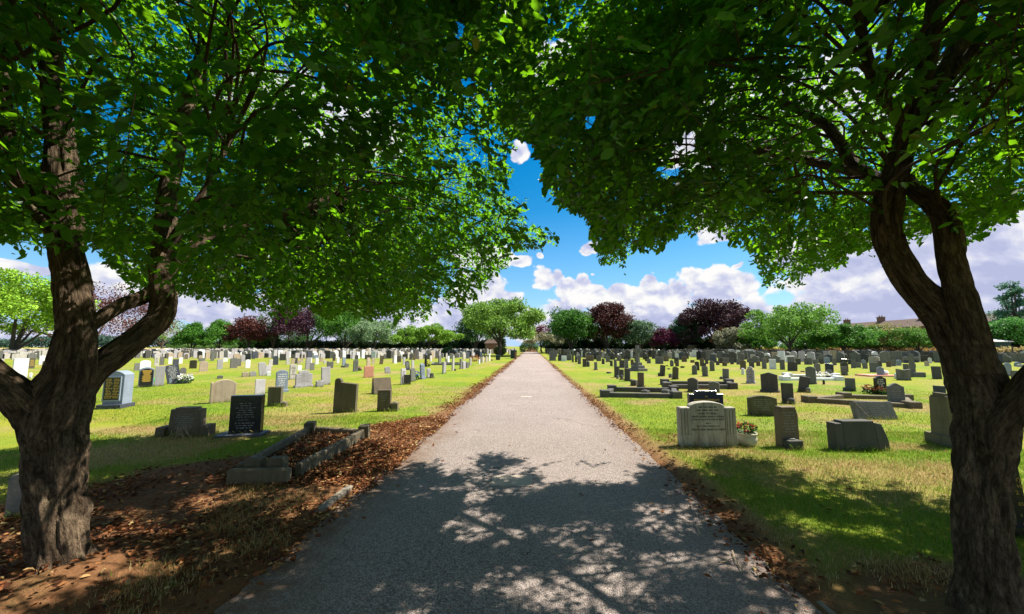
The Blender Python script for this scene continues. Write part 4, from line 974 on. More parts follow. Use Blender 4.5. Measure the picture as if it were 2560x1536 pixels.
8 6 1000 1070 600 700 flat dgrey -30 0 - | small dark slab left of the pale gabled headstone
8 6 1800 1895 610 720 ogee slate -20 0 - | pale peaked headstone above the carved oval one
8 6 2120 2190 640 750 seg dgrey -25 0 - | dark rounded slab in the upper right rows, left of the brown peaked one
4 3 1132 1342 378 592 ogee grey -15 0 fP | big round shouldered grey headstone with carved text behind a kerbed plot
8 7 -18 302 780 1022 wave grey -14 0 d | broad grey headstone with a sagging open book top
8 7 672 900 742 995 flat dgrey -20 0 - | broad dark headstone half behind the right tree trunk
8 7 242 395 668 815 heart dslate -20 0 - | dark heart shaped stone near the pale stone cross
8 7 142 235 698 808 flat grey -25 0 - | small grey stone left of the dark heart shaped one
8 7 -5 112 620 732 low slate -20 0 - | pale curved top headstone in the last rows by the boundary
8 7 540 648 638 738 gable tan -20 0 - | tan gabled stone right of the pale stone cross
8 7 608 700 578 685 round white -15 0 - | white rounded stone beside the right trunk in the last rows
8 7 1880 2095 680 925 ogee slate -20 0 - | blue grey peaked headstone right of the right tree trunk
8 7 2088 2225 672 935 round slate -20 0 - | blue grey rounded headstone beside the peaked one, right of the trunk
8 7 2225 2400 820 1030 flat grey -40 0 - | grey headstone in the crook of the right tree
8 7 1880 1985 800 1165 flat olive -60 0 - | greenish slab edge on against the right tree trunk
8 7 2265 2425 658 750 round slate -15 0 - | pale rounded stone under the end of the right limb
8 7 805 880 1112 1320 flat dslate -62 0 - | dark slab edge on above the tapering grey monument
8 7 2330 2473 700 760 low lilac -15 0 - | lilac low stone at the right edge of the picture
"""
for ln in DATA.strip().splitlines():
    a, lab = ln.split(' | '); f_ = a.split(); k = int(f_[1]); v = [float(q) for q in f_[2:6]]
    x0, x1, yt, yb = (s8(k) if f_[0] == '8' else s4(k))(v)
    headstone(x0, x1, yt, yb, f_[6], f_[7], float(f_[8]), lab, float(f_[9]), f_[10] if f_[10] != '-' else '',
              group='headstones on the left lawn' if x1 < 1310 else 'headstones on the right lawn')
# ------------------------------------------------------------------ individually modelled monuments
def mono(name, x0, x1, yt, yb, yaw, t, label, cat='headstone', lean=0, back=0, group=None, wlim=(.15, 2.2), d=None):
    P, w, h, t = fit(x0, x1, yt, yb, R(yaw), t, wlim, R(lean), d); z = float(gh(P[0], P[1]))-.03
    e = empty(name, (P[0], P[1], z), (R(back), R(lean), R(yaw))); tag(e, label, cat, group); return e, w, h+.03, t
def slab(e, name, P, t, m, y0=0, b=.008, z0=0):
    V, Fc = slab_geo([(x, z+z0) for x, z in P], t, b, y0); return pyd(name, V, Fc, M[m], e)
def bx(e, name, m, *boxes, b=.008):
    mb = MB()
    for c, d in boxes: mb.bbox(c, d, b)
    return mb.obj(name, M[m], e)
GR, GL = 'headstones on the right lawn', 'headstones on the left lawn'
# cream monument with fluted piers
e, w, h, t = mono('headstone', 1690, 1844, 1003, 1120, 3, .13, 'cream stained headstone with fluted side piers and dark lettering, nearest on the right', group=GR)
a = w/2
slab(e, 'tablet', [(-a*.62, 0), (a*.62, 0), (a*.62, h*.90)]+[(a*.62*math.cos(R(q)), h*.90+h*.10*math.sin(R(q))) for q in range(0, 181, 12)][1:-1]+[(-a*.62, h*.90)], t, 'cream')
for s in (-1, 1):
    pier = bx(e, 'pier', 'cream', ((s*a*.81, 0, h*.44), (a*.376, t*1.08, h*.88)))
    mb = MB()
    for q in (-.11, 0, .11): mb.box((s*a*.81+q*a*.95, -t*.54-.004, h*.56), (a*.062, .014, h*.50))
    mb.box((s*a*.81, -t*.54-.003, h*.30), (a*.34, .01, .012)); mb.obj('fluting', M['cream'], pier)
K = h/.80
marks(e, w*.66, h, t, M['dlet'], 2, random.Random(3), .79, .92, .8)
text_mesh('inscription', [('AGED 77 YEARS,', 0, .585*K, .046*K, w*.46), ('ALWAYS SMILING, ALWAYS CONTENT', 0, .535*K, .042*K, w*.58), ('LOVED BY ALL, THOSE EVER HE WENT.', 0, .488*K, .038*K, w*.58),
    ('ALSO', 0, .425*K, .036*K, None), ('IN LOVING MEMORY OF', 0, .375*K, .036*K, w*.47), ('HILDA AND HAROLD KIRBY', 0, .315*K, .052*K, w*.61)], M['dlet'], e, -t/2-.0015)
# navy granite
e, w, h, t = mono('headstone', 1714, 1815, 976, 1058, 4, .10, 'polished navy granite headstone with gold letters standing right behind the cream one', group=GR)
slab(e, 'tablet', outline('step', w*.94, h), t, 'blue', z0=0); bx(e, 'plinth', 'dslate', ((0, 0, .07), (w*1.05, t*2.2, .14)))
text_mesh('inscription', [('IN', 0, h*.80, h*.07, None), ('AFFECTIONATE REMEMBRANCE', 0, h*.69, h*.085, w*.7), ('OF MY BELOVED HUSBAND', 0, h*.58, h*.07, w*.5)], M['gold'], e, -t/2-.0015)
# stepped slab with flower vase
e, w, h, t = mono('headstone', 1932, 2001, 1014, 1122, 6, .14, 'brown grey upright headstone with stepped top corners behind a dark vase block', group=GR)
slab(e, 'tablet', [(-w/2, 0), (w/2, 0), (w/2, h*.86), (w*.46, h*.86), (w*.46, h*.94), (w*.41, h*.94), (w*.41, h), (-w*.41, h), (-w*.41, h*.95), (-w*.47, h*.95), (-w*.47, h*.88), (-w/2, h*.88)], t, 'brown'); marks(e, w, h, t, M['glet'], 8, random.Random(2), .4, .9)
vase_block(1946, 2008, 1094, 1127, 'dgrey', 'dark flower vase block before the brown grey upright headstone', 6)
# wide dark headstone with broken right corner
e, w, h, t = mono('headstone', 2064, 2228, 1046, 1128, 4, .16, 'wide dark weathered headstone with a carved panel and a broken right shoulder', group=GR)
a = w/2
slab(e, 'tablet', [(-a*.72, 0), (a*.6, 0), (a*.45, h), (-a*.72, h)], t, 'dgrey')
slab(e, 'side_panel', [(-a, 0), (-a*.715, 0), (-a*.715, h*.93), (-a*1.0, h*.93)], t*1.05, 'dgrey')
slab(e, 'side_panel', [(a*.605, 0), (a, 0), (a*.97, h*.4), (a*.84, h*.72), (a*.74, h*.9), (a*.455, h*.95)], t*.95, 'dgrey')
vase_block(2133, 2190, 1100, 1128, 'kerb', 'pale stone vase block in front of the wide dark weathered headstone', 4)
# leaning back tablet with carved flower spray
e, w, h, t = mono('headstone', 2131, 2248, 1004, 1050, 2, .12, 'low wide grey tablet with a carved flower spray and engraved lines', group=GR, back=-14)
slab(e, 'tablet', [(-w/2, 0), (w/2, 0), (w*.45, h), (-w/2, h)], t, 'grey'); marks(e, w*.75, h, t, M['glet'], 6, random.Random(4), .25, .92)
mb = MB()
for q in range(9):
    x = -w*.46+q*w*.025+random.uniform(-.01, .01); z = h*(.9-q*.085); mb.lathe([(.004, 0), (.02, .006), (.012, .016), (.001, .02)], (x, -t/2, z), 7)
mb.obj('carved_spray', M['kerb'], e)
# tapering monument at the right trunk
e, w, h, t = mono('monument', 2299, 2420, 985, 1128, -8, .62, 'tapering grey monument on a square block, beside the right tree trunk', 'monument', group=None)
bx(e, 'base_block', 'kerb', ((0, 0, h*.12), (w, t, h*.24)))
mb = MB(); mb.box((w*.06, 0, h*.60), (w*.66, t*.66, h*.72), 0, (.86, .86)); mb.obj('shaft', M['kerb'], e)
bx(e, 'cap', 'kerb', ((w*.06, 0, h*.975), (w*.5, t*.5, .04)), ((w*.06, 0, h*1.02), (w*.38, t*.38, .05)))
# black lettered stone at far right edge
e, w, h, t = mono('headstone', 2440, 2560, 1110, 1345, -14, .12, 'black granite headstone with gold lettering, half hidden by the right trunk', group=GR, lean=-4, wlim=(.3, .8))
slab(e, 'tablet', outline('flat', w*.97, h), t, 'black')
text_mesh('inscription', [('9', w*.33, h*.80, .045, None), ('LY)', w*.36, h*.62, .042, None), ('OVE', w*.36, h*.55, .036, None), ('2', w*.33, h*.48, .045, None), ('ES', w*.36, h*.36, .036, None), ('1', w*.32, h*.24, .036, None), ('L', w*.34, h*.14, .036, None)], M['gold'], e, -t/2-.0015)
bx(e, 'plinth', 'black', ((0, -.02, .05), (w*1.15, t*2.4, .12)))
# black granite, front left
e, w, h, t = mono('headstone', 567, 666, 987, 1092, 12, .12, 'black granite headstone with worn gold lettering on a dark slab, front left', group=GL)
slab(e, 'tablet', outline('flat', w*.95, h), t, 'black'); bx(e, 'plinth', 'dslate', ((-.03, -.03, .03), (w*1.35, .36, .10)))
tx = [('ELSIE ANN', .405, .5)]; marks(e, w*.9, h, t, M['glet'], 7, random.Random(21), .46, .84); marks(e, w*.8, h, t, M['glet'], 3, random.Random(22), .20, .37)
text_mesh('inscription', [(s, -w*.04, h*z, h*.048, w*k) for s, z, k in tx], M['glet'], e, -t/2-.0015)
# stepped brown headstone with side blocks
e, w, h, t = mono('headstone', 389, 545, 1016, 1096, 10, .26, 'dark brown stepped headstone with two low side blocks, front left', group=GL)
slab(e, 'tablet', [(-w*.33, 0), (w*.33, 0), (w*.30, h*.94), (w*.2, h*.94), (w*.2, h), (-w*.2, h), (-w*.2, h*.95), (-w*.29, h*.95)], t*.7, 'brown', z0=0)
bx(e, 'side_block', 'brown', ((-w*.42, -.02, h*.19), (w*.17, t, h*.38))); bx(e, 'side_block', 'brown', ((w*.415, -.02, h*.20), (w*.18, t, h*.40))); marks(e, w*.6, h, t*.7, M['glet'], 8, random.Random(9), .3, .8)
# pinkish brown shouldered headstone
e, w, h, t = mono('headstone', 524, 596, 949, 1011, 48, .16, 'pinkish brown headstone with a side pilaster, behind the black granite one', group=GL)
slab(e, 'tablet', outline('seg', w*.9, h), t, 'tan'); bx(e, 'pilaster', 'tan', ((-w*.48, -.02, h*.45), (.05, t*1.25, h*.9)))
# tall arched left hand brown one with round lug
e, w, h, t = mono('headstone', 831, 898, 945, 1033, 8, .15, 'mossy brown headstone with one round lug left on its broken top', group=GL, lean=1.5)
slab(e, 'tablet', outline('lug', w, h), t, 'olive')
e, w, h, t = mono('headstone', 667, 709, 968, 1018, 10, .12, 'plain mossy brown headstone right of the black granite one', group=GL)
slab(e, 'tablet', outline('flat', w, h), t, 'olive')
vase_block(698, 722, 1006, 1019, 'kerb', 'small stone vase block at the foot of the plain mossy brown headstone', 10)
# sloping wedge
e, w, h, t = mono('headstone', 928, 982, 943, 988, 38, .42, 'wedge shaped headstone with a sloping pale face and dark side', group=GL)
mb = MB(); a, b_ = w/2, t/2
mb.add([(-a, -b_, 0), (a, -b_, 0), (a, b_, 0), (-a, b_, 0), (-a, b_*.1, h), (a, b_*.1, h), (a, b_*.7, h*.97), (-a, b_*.7, h*.97)], [(3, 2, 1, 0), (0, 1, 5, 4), (4, 5, 6, 7), (1, 2, 6, 5), (2, 3, 7, 6), (3, 0, 4, 7)])
mb.obj('wedge_block', M['brown'], e)
e, w, h, t = mono('headstone', 942, 980, 974, 1029, 6, .12, 'dark brown headstone in front of the wedge shaped one, beside the verge', group=GL)
slab(e, 'tablet', outline('flat', w, h), t, 'brown'); marks(e, w, h, t, M['glet'], 5, random.Random(12), .5, .9)
vase_block(976, 998, 1005, 1029, 'kerb', 'square vase block beside the dark brown headstone at the verge', 6)
# big grey book monument with gold panel
e, w, h, t = mono('headstone', 247, 343, 926, 1024, 14, .42, 'large blue grey granite headstone with a gold lettered black book panel', group=GL)
slab(e, 'tablet', [(x, z) for x, z in outline('seg', w*.95, h)], t*.75, 'slate', z0=.0); bx(e, 'plinth', 'dslate', ((0, -.03, h*.07), (w*1.12, t*1.15, h*.14)))
pn = bx(e, 'book_panel', 'black', ((-.02, -t*.375-.012, h*.54), (w*.74, .03, h*.58)), b=.004)
fr = MB()
for s in (-1, 1): fr.box((-.02+s*w*.385, -t*.375-.016, h*.54), (.022, .04, h*.62))
fr.box((-.02, -t*.375-.016, h*.235), (w*.79, .04, .03)); fr.box((-.02, -t*.375-.016, h*.845), (w*.79, .04, .03)); fr.obj('panel_frame', M['slate'], e)
mb = MB(); r_ = random.Random(5)
for s in (-1, 1):
    for q in range(13):
        z = h*(.79-q*.04); l = w*.27*r_.uniform(.65, 1); x = -.02+s*w*.18-l/2
        while x < -.02+s*w*.18+l/2: dx = r_.uniform(.02, .06); mb.box((x+dx/2, -t*.375-.028, z), (dx, .003, h*.016)); x += dx+.012
mb.obj('inscription', M['gold'], pn)
# black arch with gold text and grey rim
e, w, h, t = mono('headstone', 344, 388, 917, 969, 50, .13, 'black arched stone in a grey surround with orange gold lettering and green wrapping', group=GL)
slab(e, 'surround', outline('seg', w, h), t, 'slate'); slab(e, 'tablet', outline('seg', w*.86, h*.93), .02, 'black', y0=-t/2-.008, b=.003)
mb = MB(); r_ = random.Random(6)
for q in range(11):
    z = h*(.84-q*.052); l = w*r_.uniform(.4, .66); mb.box((0, -t/2-.0195, z), (l, .003, h*.026))
mb.obj('inscription', M['gold'], e)
# tilted dark slate with etched figure
e, w, h, t = mono('headstone', 411, 455, 911, 961, 46, .09, 'dark slate headstone tilted to the left with white text and an etched figure', group=GL, lean=-11)
slab(e, 'tablet', outline('flat', w, h), t, 'dslate'); marks(e, w*.9, h, t, M['wlet'], 11, random.Random(8), .30, .96)
slab(e, 'etched_figure', [(-w*.36, .08), (-w*.12, .08), (-w*.16, h*.34), (-w*.25, h*.42), (-w*.33, h*.34)], .004, 'slate', y0=-t/2-.002, b=.001); bx(e, 'plinth', 'dslate', ((.12, -.05, .03), (w*1.35, .3, .08)))
# half hidden stone at the far left behind the trunk
e, w, h, t = mono('headstone', 12, 84, 1183, 1305, 26, .14, 'plain grey headstone in shade, half behind the left tree trunk', group=GL)
slab(e, 'tablet', outline('seg', w, h), t, 'grey')
# crosses
def cross(x0, x1, yt, yb, shaftw, arm, label, steps, mt, yaw, sw=1):
    P = ground((x0+x1)/2, yb); zc = (P-EYE)@FW; sc = zc/F; h = (yb-yt)*sc; bw = (x1-x0)*sc; z = float(gh(P[0], P[1]))-.02
    P = P+np.array([0, bw*.4, 0]); e = empty('memorial_cross', (P[0], P[1], z), (0, 0, R(yaw))); tag(e, label, 'memorial cross')
    zz = 0; ss = shaftw*sc
    for i in range(steps):
        q = bw*(1-i*.27) if steps > 1 else bw; hh = h*(.115 if steps > 1 else .22); bx(e, 'step', mt, ((0, 0, zz+hh/2), (q, q*.8 if steps > 1 else q*.45, hh)), b=.012); zz += hh
    sh = MB(); sh.box((0, 0, zz+(h-zz)/2), (ss, ss*.6, h-zz), 0, (.82, .9)); sh.obj('shaft', M[mt], e)
    A = MB()
    for s in (-1, 1): A.bbox((s*(arm*sc/4+ss*.2), 0, h*.80), (arm*sc/2-ss*.4, ss*.5, ss*.75), .01)
    A.obj('cross_arm', M[mt], e); return e
cross(1581, 1617, 864, 930, 10, 24, 'tall dark stone cross on three steps, standing by itself right of the path', 3, 'grey', -62)
cross(2279, 2320, 886, 945, 10.5, 29, 'pale stone cross on a low broad base near the right tree trunk', 1, 'grey', -18)
# grave kerbs
def kerbset(name, corners, kw, kh, mt, label, blocks=True, gaps=()):
    """corners: four ground points in order; one kerb per side and a corner block at each end"""
    c = np.mean(corners, 0); e = empty('grave_kerb', (c[0], c[1], float(gh(c[0], c[1]))-.03)); tag(e, label, 'grave kerb')
    for i in range(4):
        if i in gaps: continue
        a, b = np.array(corners[i]), np.array(corners[(i+1) % 4]); m = (a+b)/2-c; L = np.linalg.norm((b-a)[:2]); an = math.atan2(b[1]-a[1], b[0]-a[0])
        mb = MB(); mb.bbox((0, 0, kh/2), (L-kw*1.05, kw, kh), .012); o = mb.obj('kerb_stone', M[mt], e); o.location = (m[0], m[1], random.uniform(-.015, .01)); o.rotation_euler = (0, R(random.uniform(-.6, .6)), an)
    if blocks:
        for q in corners:
            p = np.array(q)-c; mb = MB(); mb.bbox((0, 0, kh*.72), (kw*1.7, kw*1.7, kh*1.44), .015); o = mb.obj('corner_block', M[mt], e); o.location = (p[0], p[1], 0); o.rotation_euler = (0, 0, R(random.uniform(-5, 5)))
    return e
g4 = lambda *p: [ground(x, y) for x, y in p]
kerbset('k', g4((868, 970+0) if False else (1512, 995), (1690, 999), (1684, 983), (1530, 981)), .16, .17, 'dgrey', 'long low dark kerb set lying by the right verge, with a block vase inside', True)
vase_block(1602, 1625, 976, 988, 'dgrey', 'dark round topped vase inside the long low kerb set', -40); vase_block(1653, 1676, 974, 991, 'grey', 'grey cube vase at the right end of the long low kerb set', -40)
kerbset('k', g4((1668, 974), (1830, 975), (1822, 964), (1662, 964)), .17, .18, 'dgrey', 'dark mossy kerb set behind the navy granite headstone', True)
kerbset('k', g4((2024, 1008), (2280, 1024), (2262, 1003), (2110, 998)), .16, .14, 'kerb', 'mossy stone kerb set around the round shouldered grey headstone', True)
kerbset('k', g4((1962, 953), (2094, 953), (2086, 945), (1968, 944)), .2, .17, 'white', 'white marble kerb set with ornaments around the tall grey headstone', True)
kerbset('k', g4((1080, 914), (1148, 914), (1150, 910), (1084, 910)), .14, .16, 'grey', 'low grey kerbed plot by the edge on slabs, left lawn', False)
p = ground(2192, 942); mb = MB(); mb.bbox((0, 0, .05), (1.5, .9, .12), .02); e = empty('grave_kerb', (p[0], p[1], 0)); mb.obj('gravel_bed', M['pink'], e); mb = MB(); mb.lathe([(.12, 0), (.2, .12), (.13, .22), (.001, .25)], (.3, -.1, .1), 9); mb.obj('flower_heap', M['white'], e); tag(e, 'flat pink gravel plot with pale flowers near the green grey headstone', 'grave plot')
# big old kerb at the left of the path, its end stone broken off
A_ = [ground(x, y) for x, y in ((572, 1215), (722, 1212), (911, 1099), (776, 1090))]
c = np.mean(A_, 0); ke = empty('grave_kerb', (c[0], c[1], float(gh(c[0], c[1]))-.03)); tag(ke, 'old mossy kerb set full of dead leaves beside the path, front left', 'grave kerb')
def kbar(a, b, wv, hv, mt='kerb', trim=.0, nm='kerb_stone', z=0, tilt=0):
    a, b = np.array(a)-c, np.array(b)-c; m = (a+b)/2; L = np.linalg.norm((b-a)[:2])-trim; mb = MB(); mb.bbox((0, 0, hv/2), (L, wv, hv), .014); o = mb.obj(nm, M[mt], ke); o.location = (m[0], m[1], z); o.rotation_euler = (R(tilt), 0, math.atan2(b[1]-a[1], b[0]-a[0])); return o
fl, fr_, br, bl_ = A_
kbar(fl, fr_, .10, .19, nm='end_stone'); kbar(fr_+(br-fr_)*.05, br, .075, .195, trim=.12); kbar(fl+(bl_-fl)*.06, bl_, .075, .185, trim=.12, tilt=-5); kbar(bl_+(br-bl_)*.12, br-(br-bl_)*.12, .09, .17)
for q, s in ((br, .19), (bl_, .19)):
    mb = MB(); mb.bbox((0, 0, .125), (s*.85, s*.85, .26), .015); o = mb.obj('corner_block', M['kerb'], ke); o.location = tuple(q-c); o.rotation_euler = (R(3), R(-2), R(12))
for u in (.22, .62):
    q = fl+(fr_-fl)*u+(br-fr_)*.09; mb = MB(); mb.bbox((0, 0, .14), (.19, .13, .25), .015); o = mb.obj('loose_block', M['kerb'], ke); o.location = tuple(q-c); o.rotation_euler = (0, 0, R(6))
q = np.array([(fl+(bl_-fl)*.03-c), (fr_+(br-fr_)*.03-c), (br-c), (bl_-c)]); mb = MB(); mb.add([(x, y, .05) for x, y, _ in q], [(0, 1, 2, 3)]); mb.obj('soil_bed', plain('leafy_grave_soil', (.07, .03, .016), .95, .1, .5, 30), ke)
nL = 2400; u = rng.uniform(.04, .97, nL); v = rng.uniform(.06, .94, nL); Pq = (fl*(1-u)[:, None]+bl_*u[:, None] if False else (np.outer(1-u, fl)+np.outer(u, bl_))*(1-v)[:, None]+(np.outer(1-u, fr_)+np.outer(u, br))*v[:, None])
Pq[:, 2] = .055+rng.uniform(0, .03, nL)+float(gh(c[0], c[1])); az = rng.uniform(0, 6.28, nL)
tag(leaf_mesh('fallen_leaves', Pq, np.stack([np.cos(az), np.sin(az), rng.normal(0, .35, nL)], -1), np.stack([rng.normal(0, .4, nL), rng.normal(0, .4, nL), np.ones(nL)], -1), rng.uniform(.026, .06, nL), rng.uniform(.012, .03, nL), rng.uniform(.1, .5, nL), M['litter']), kind='stuff')
M['straw'] = plain('dry_stalk', (.36, .27, .16), .9)
mb = MB()
for i in range(70):
    u, v = random.uniform(.03, .95), random.uniform(.08, .92); p = (fl*(1-u)+bl_*u)*(1-v)+(fr_*(1-u)+br*u)*v; p[2] = .08; hh = random.uniform(.06, .2); d = np.array([random.gauss(0, .35), random.gauss(0, .35), 1.0])*hh
    mb.tube([p, p+d*.5, p+d+np.array([random.gauss(0, .03), random.gauss(0, .03), -.02])], .0028, .0014, 4)
for x, y, hh in ((592, 1207, .16), (655, 1212, .14), (664, 1212, .1), (690, 1213, .14), (728, 1207, .08)):
    p = ground(x, y); mb.tube([p, p+np.array([random.gauss(0, .015), 0, hh*.5]), p+np.array([random.gauss(0, .04), 0, hh])], .003, .0015, 4)
tag(mb.obj('dry_stalks', M['straw']), kind='stuff')
mb = MB()
for i in range(16):
    p = ground(450+random.uniform(-30, 36), 1098+random.uniform(-6, 7)); a = random.uniform(0, 6.28); l = random.uniform(.1, .3); p[2] = .04
    mb.tube([p, p+np.array([math.cos(a)*l*.5, math.sin(a)*l*.4, random.uniform(.03, .22)]), p+np.array([math.cos(a)*l, math.sin(a)*l*.8, random.uniform(.0, .14)])], .006, .002, 4)
tag(mb.obj('twig_heap', M['straw']), 'heap of broken twigs at the foot of the stepped brown headstone', 'twigs')
for pts, lab in (([(1739, 1312), (1745, 1325), (1752, 1337)], 'thin pale twig lying on the tarmac in the tree shadow'), ([(1831, 1377), (1838, 1400), (1852, 1418), (1857, 1428), (1845, 1432)], 'hooked pale twig at the right edge of the tarmac'), ([(1798, 1406), (1818, 1403), (1831, 1394)], 'short pale twig meeting the hooked one'), ([(1880, 1421), (1896, 1438), (1912, 1456)], 'dark twig at the right edge of the tarmac, nearest the camera')):
    mb = MB(); mb.tube([ground(x, y, .022) for x, y in pts], .0055, .003, 5); tag(mb.obj('twig', M['straw']), lab, 'twig')
# flowers and pots
M['red'] = fol('red_petals', (.42, .05, .035), .4); M['whitep'] = fol('white_petals', (.75, .74, .68), .15); M['pinkp'] = fol('pink_petals', (.6, .2, .25), .3); M['bluep'] = fol('blue_petals', (.12, .17, .5), .4); M['yelp'] = fol('yellow_petals', (.55, .42, .04), .3); M['fgreen'] = fol('flower_leaves', (.04, .10, .02), .5); M['brownp'] = fol('dried_petals', (.22, .08, .03), .5); M['bgreen'] = fol('green_foil', (.05, .42, .08), .5)
def bunch(c, r, h, m, parent, name, n=90, s=.05, seed=0):
    q = rdir(n)*np.array([r, r, h*.5])*rng.uniform(.55, 1, n)[:, None]; P = q+np.array([c[0], c[1], c[2]+h*.5]); return leaf_mesh(name, P, nrm(q+rdir(n)*.5*r), rdir(n), np.full(n, s), np.full(n, s*.75), np.full(n, .25), m, parent)
P = ground(1868, 1118); sc = ((P-EYE)@FW)/F; e = empty('flower_pot', (P[0], P[1], .02)); tag(e, 'cream lettered pot of red flowers beside the cream monument', 'flower pot')
mb = MB(); r0 = 24*sc; hh = 33*sc; mb.lathe([(r0*.62, 0), (r0*.86, hh*.2), (r0*.97, hh*.5), (r0*.9, hh*.75), (r0*.82, hh*.82), (r0*.98, hh*.86), (r0, hh), (r0*.86, hh), (r0*.8, hh*.9), (.001, hh*.88)], n=28); mb.obj('pot', M['terra'], e, True)
bunch((0, 0, hh*.85), r0*.85, .17, M['fgreen'], e, 'foliage', 120, .05); bunch((0, 0, hh*1.02), r0*.95, .16, M['red'], e, 'blooms', 85, .032)
def flowers(px, py, r, h, m, label, name='flower_bunch', gr=True, n=80, s=.06):
    P = ground(px, py); e = empty(name, (P[0], P[1], .02)); tag(e, label, 'flowers')
    if gr: bunch((0, 0, 0), r*.9, h*.7, M['fgreen'], e, 'foliage', n, s)
    bunch((0, 0, h*.4), r, h*.7, M[m], e, 'blooms', n, s*.8); return e
flowers(460, 960, .30, .36, 'whitep', 'bunch of white flowers on the plinth of the tilted slate headstone', s=.09, n=150)
flowers(368, 966, .22, .28, 'bgreen', 'green wrapped bunch before the black arched stone with gold letters', gr=False, s=.1)
flowers(1038, 952, .18, .4, 'bluep', 'blue flowers at the foot of the second stone in the short row', s=.08)
flowers(894, 928, .25, .25, 'pinkp', 'pink flowers at the foot of the grey headstone with worn text', s=.1)
flowers(1187, 914, .38, .75, 'brownp', 'clump of brown dried flowers in the verge row', gr=False, s=.14, n=130)
flowers(1067, 918, .25, .35, 'yelp', 'yellow flowers beside the thin black post', s=.1)
flowers(1514, 890, 1.1, .8, 'yelp', 'yellow bush among the far stones right of the path', s=.3, n=110)
flowers(2185, 986, .3, .25, 'brownp', 'withered flowers left of the black granite headstone with white text', s=.09); flowers(2205, 988, .28, .22, 'brownp', 'withered flowers at the foot of the black granite headstone with white text', s=.09)
flowers(2053, 948, .4, .3, 'whitep', 'white ornaments inside the white marble kerb set', gr=False, s=.12)
VB = """
8 1 1720 1838 925 988 grey small grey vase block behind the pinkish brown headstone
8 1 2195 2335 858 955 tan small pinkish block alone on the grass, left lawn
8 1 2345 2480 848 945 lilac small pale block right of the pinkish one
8 2 1148 1308 1025 1152 lilac pale vase block between the shouldered and the tall lilac headstones
8 2 198 290 848 928 white small white vase below the pale leaning headstone
8 2 1640 1720 730 768 dgrey dark block left of the tipped over stone
8 3 878 968 878 978 dgrey dark cube vase at the end of the short row
8 3 1350 1398 795 835 dgrey dark cube at the foot of the tall thin pale slab
8 3 2065 2100 610 640 dgrey small dark block at the far end of the verge row
8 0 550 635 875 978 white small white vase beside the big white headstone in the tree fork
8 4 2005 2078 920 992 grey grey block in front of the first slab of the group of three
8 4 2078 2165 918 1015 dgrey dark block in front of the middle slab of the group of three
8 4 2262 2360 1000 1048 dgrey low dark block right of the broad slab of the group of three
8 4 2290 2440 1010 1130 dgrey dark stepped block left of the brown squared headstone
8 4 1825 1922 850 886 dgrey small flat dark stone alone by the right verge
8 5 340 430 870 936 dgrey dark vase at the left foot of the leaning dark slab
8 5 545 635 885 968 grey round pale urn left of the dark round cornered slab
8 5 780 862 740 778 black low black block on open grass, right lawn
8 5 522 588 780 808 dgrey small flat dark block left of the low black block
8 5 500 548 718 742 black tiny black block above the small flat dark one
8 5 1248 1322 880 940 dgrey low dark block at the foot of the grey stone on the right lawn
8 5 1530 1612 945 996 dgrey flat dark stone at the foot of the grey slab
8 5 1950 2025 780 905 white small white urn left of the streaked white monument
8 6 345 528 1350 1485 dgrey dark carved vase at the foot of the upright grey headstone
8 6 715 832 1165 1268 grey toppled grey block against the headstone leaning right
8 6 1440 1600 1142 1228 dgrey dark cube vase left of the grey headstone
8 6 625 715 828 856 dgrey thin flat dark stone left of the tall grey headstone
8 6 1050 1105 1015 1095 black small black tapered vase in front of the white marble kerb set
8 7 -40 20 880 985 white small white ornament left of the broad open book headstone
"""
for ln in VB.strip().splitlines():
    f_ = ln.split(' ', 7); vase_block(*s8(int(f_[1]))([float(x) for x in f_[2:6]]), f_[6], f_[7], -40 if int(f_[1]) > 3 else 45)
p = ground(1064, 918.5); e = empty('black_post', (p[0], p[1], 0)); mb = MB(); mb.box((0, 0, .42), (.16, .12, .84)); mb.obj('post', M['black'], e); mb = MB(); mb.lathe([(.12, 0), (.15, .08), (.1, .16), (.001, .2)], (0, 0, .84), 10); mb.obj('post_cap', M['dslate'], e); tag(e, 'thin black memorial post with a round cap, left lawn', 'memorial post')
# unmown grass left standing at the feet of the stones
bxs, bys = [], []
for P, w, t, yw in BASES:
    k = int(60+260*min(1, w)*max(.35, min(1, 9/P[1]))); u = rng.uniform(-w*.56, w*.56, k); s_ = rng.choice([-1, 1], k)*(t/2+np.abs(rng.normal(.012, .03, k)))
    bxs.append(P[0]+u*math.cos(yw)-s_*math.sin(yw)); bys.append(P[1]+u*math.sin(yw)+s_*math.cos(yw))
bxs, bys = np.concatenate(bxs), np.concatenate(bys); V, Q = blades(bxs, bys, .04, .12, np.where(bys > 9, .004, .0025), .6)
tag(fast('long_grass', V, Q, M['grass'], attrs={'dry': np.repeat(np.clip(.25+.7*(fbm(bxs*1.2, bys*1.2, 91)-.4), 0, 1), 6)}), kind='stuff')
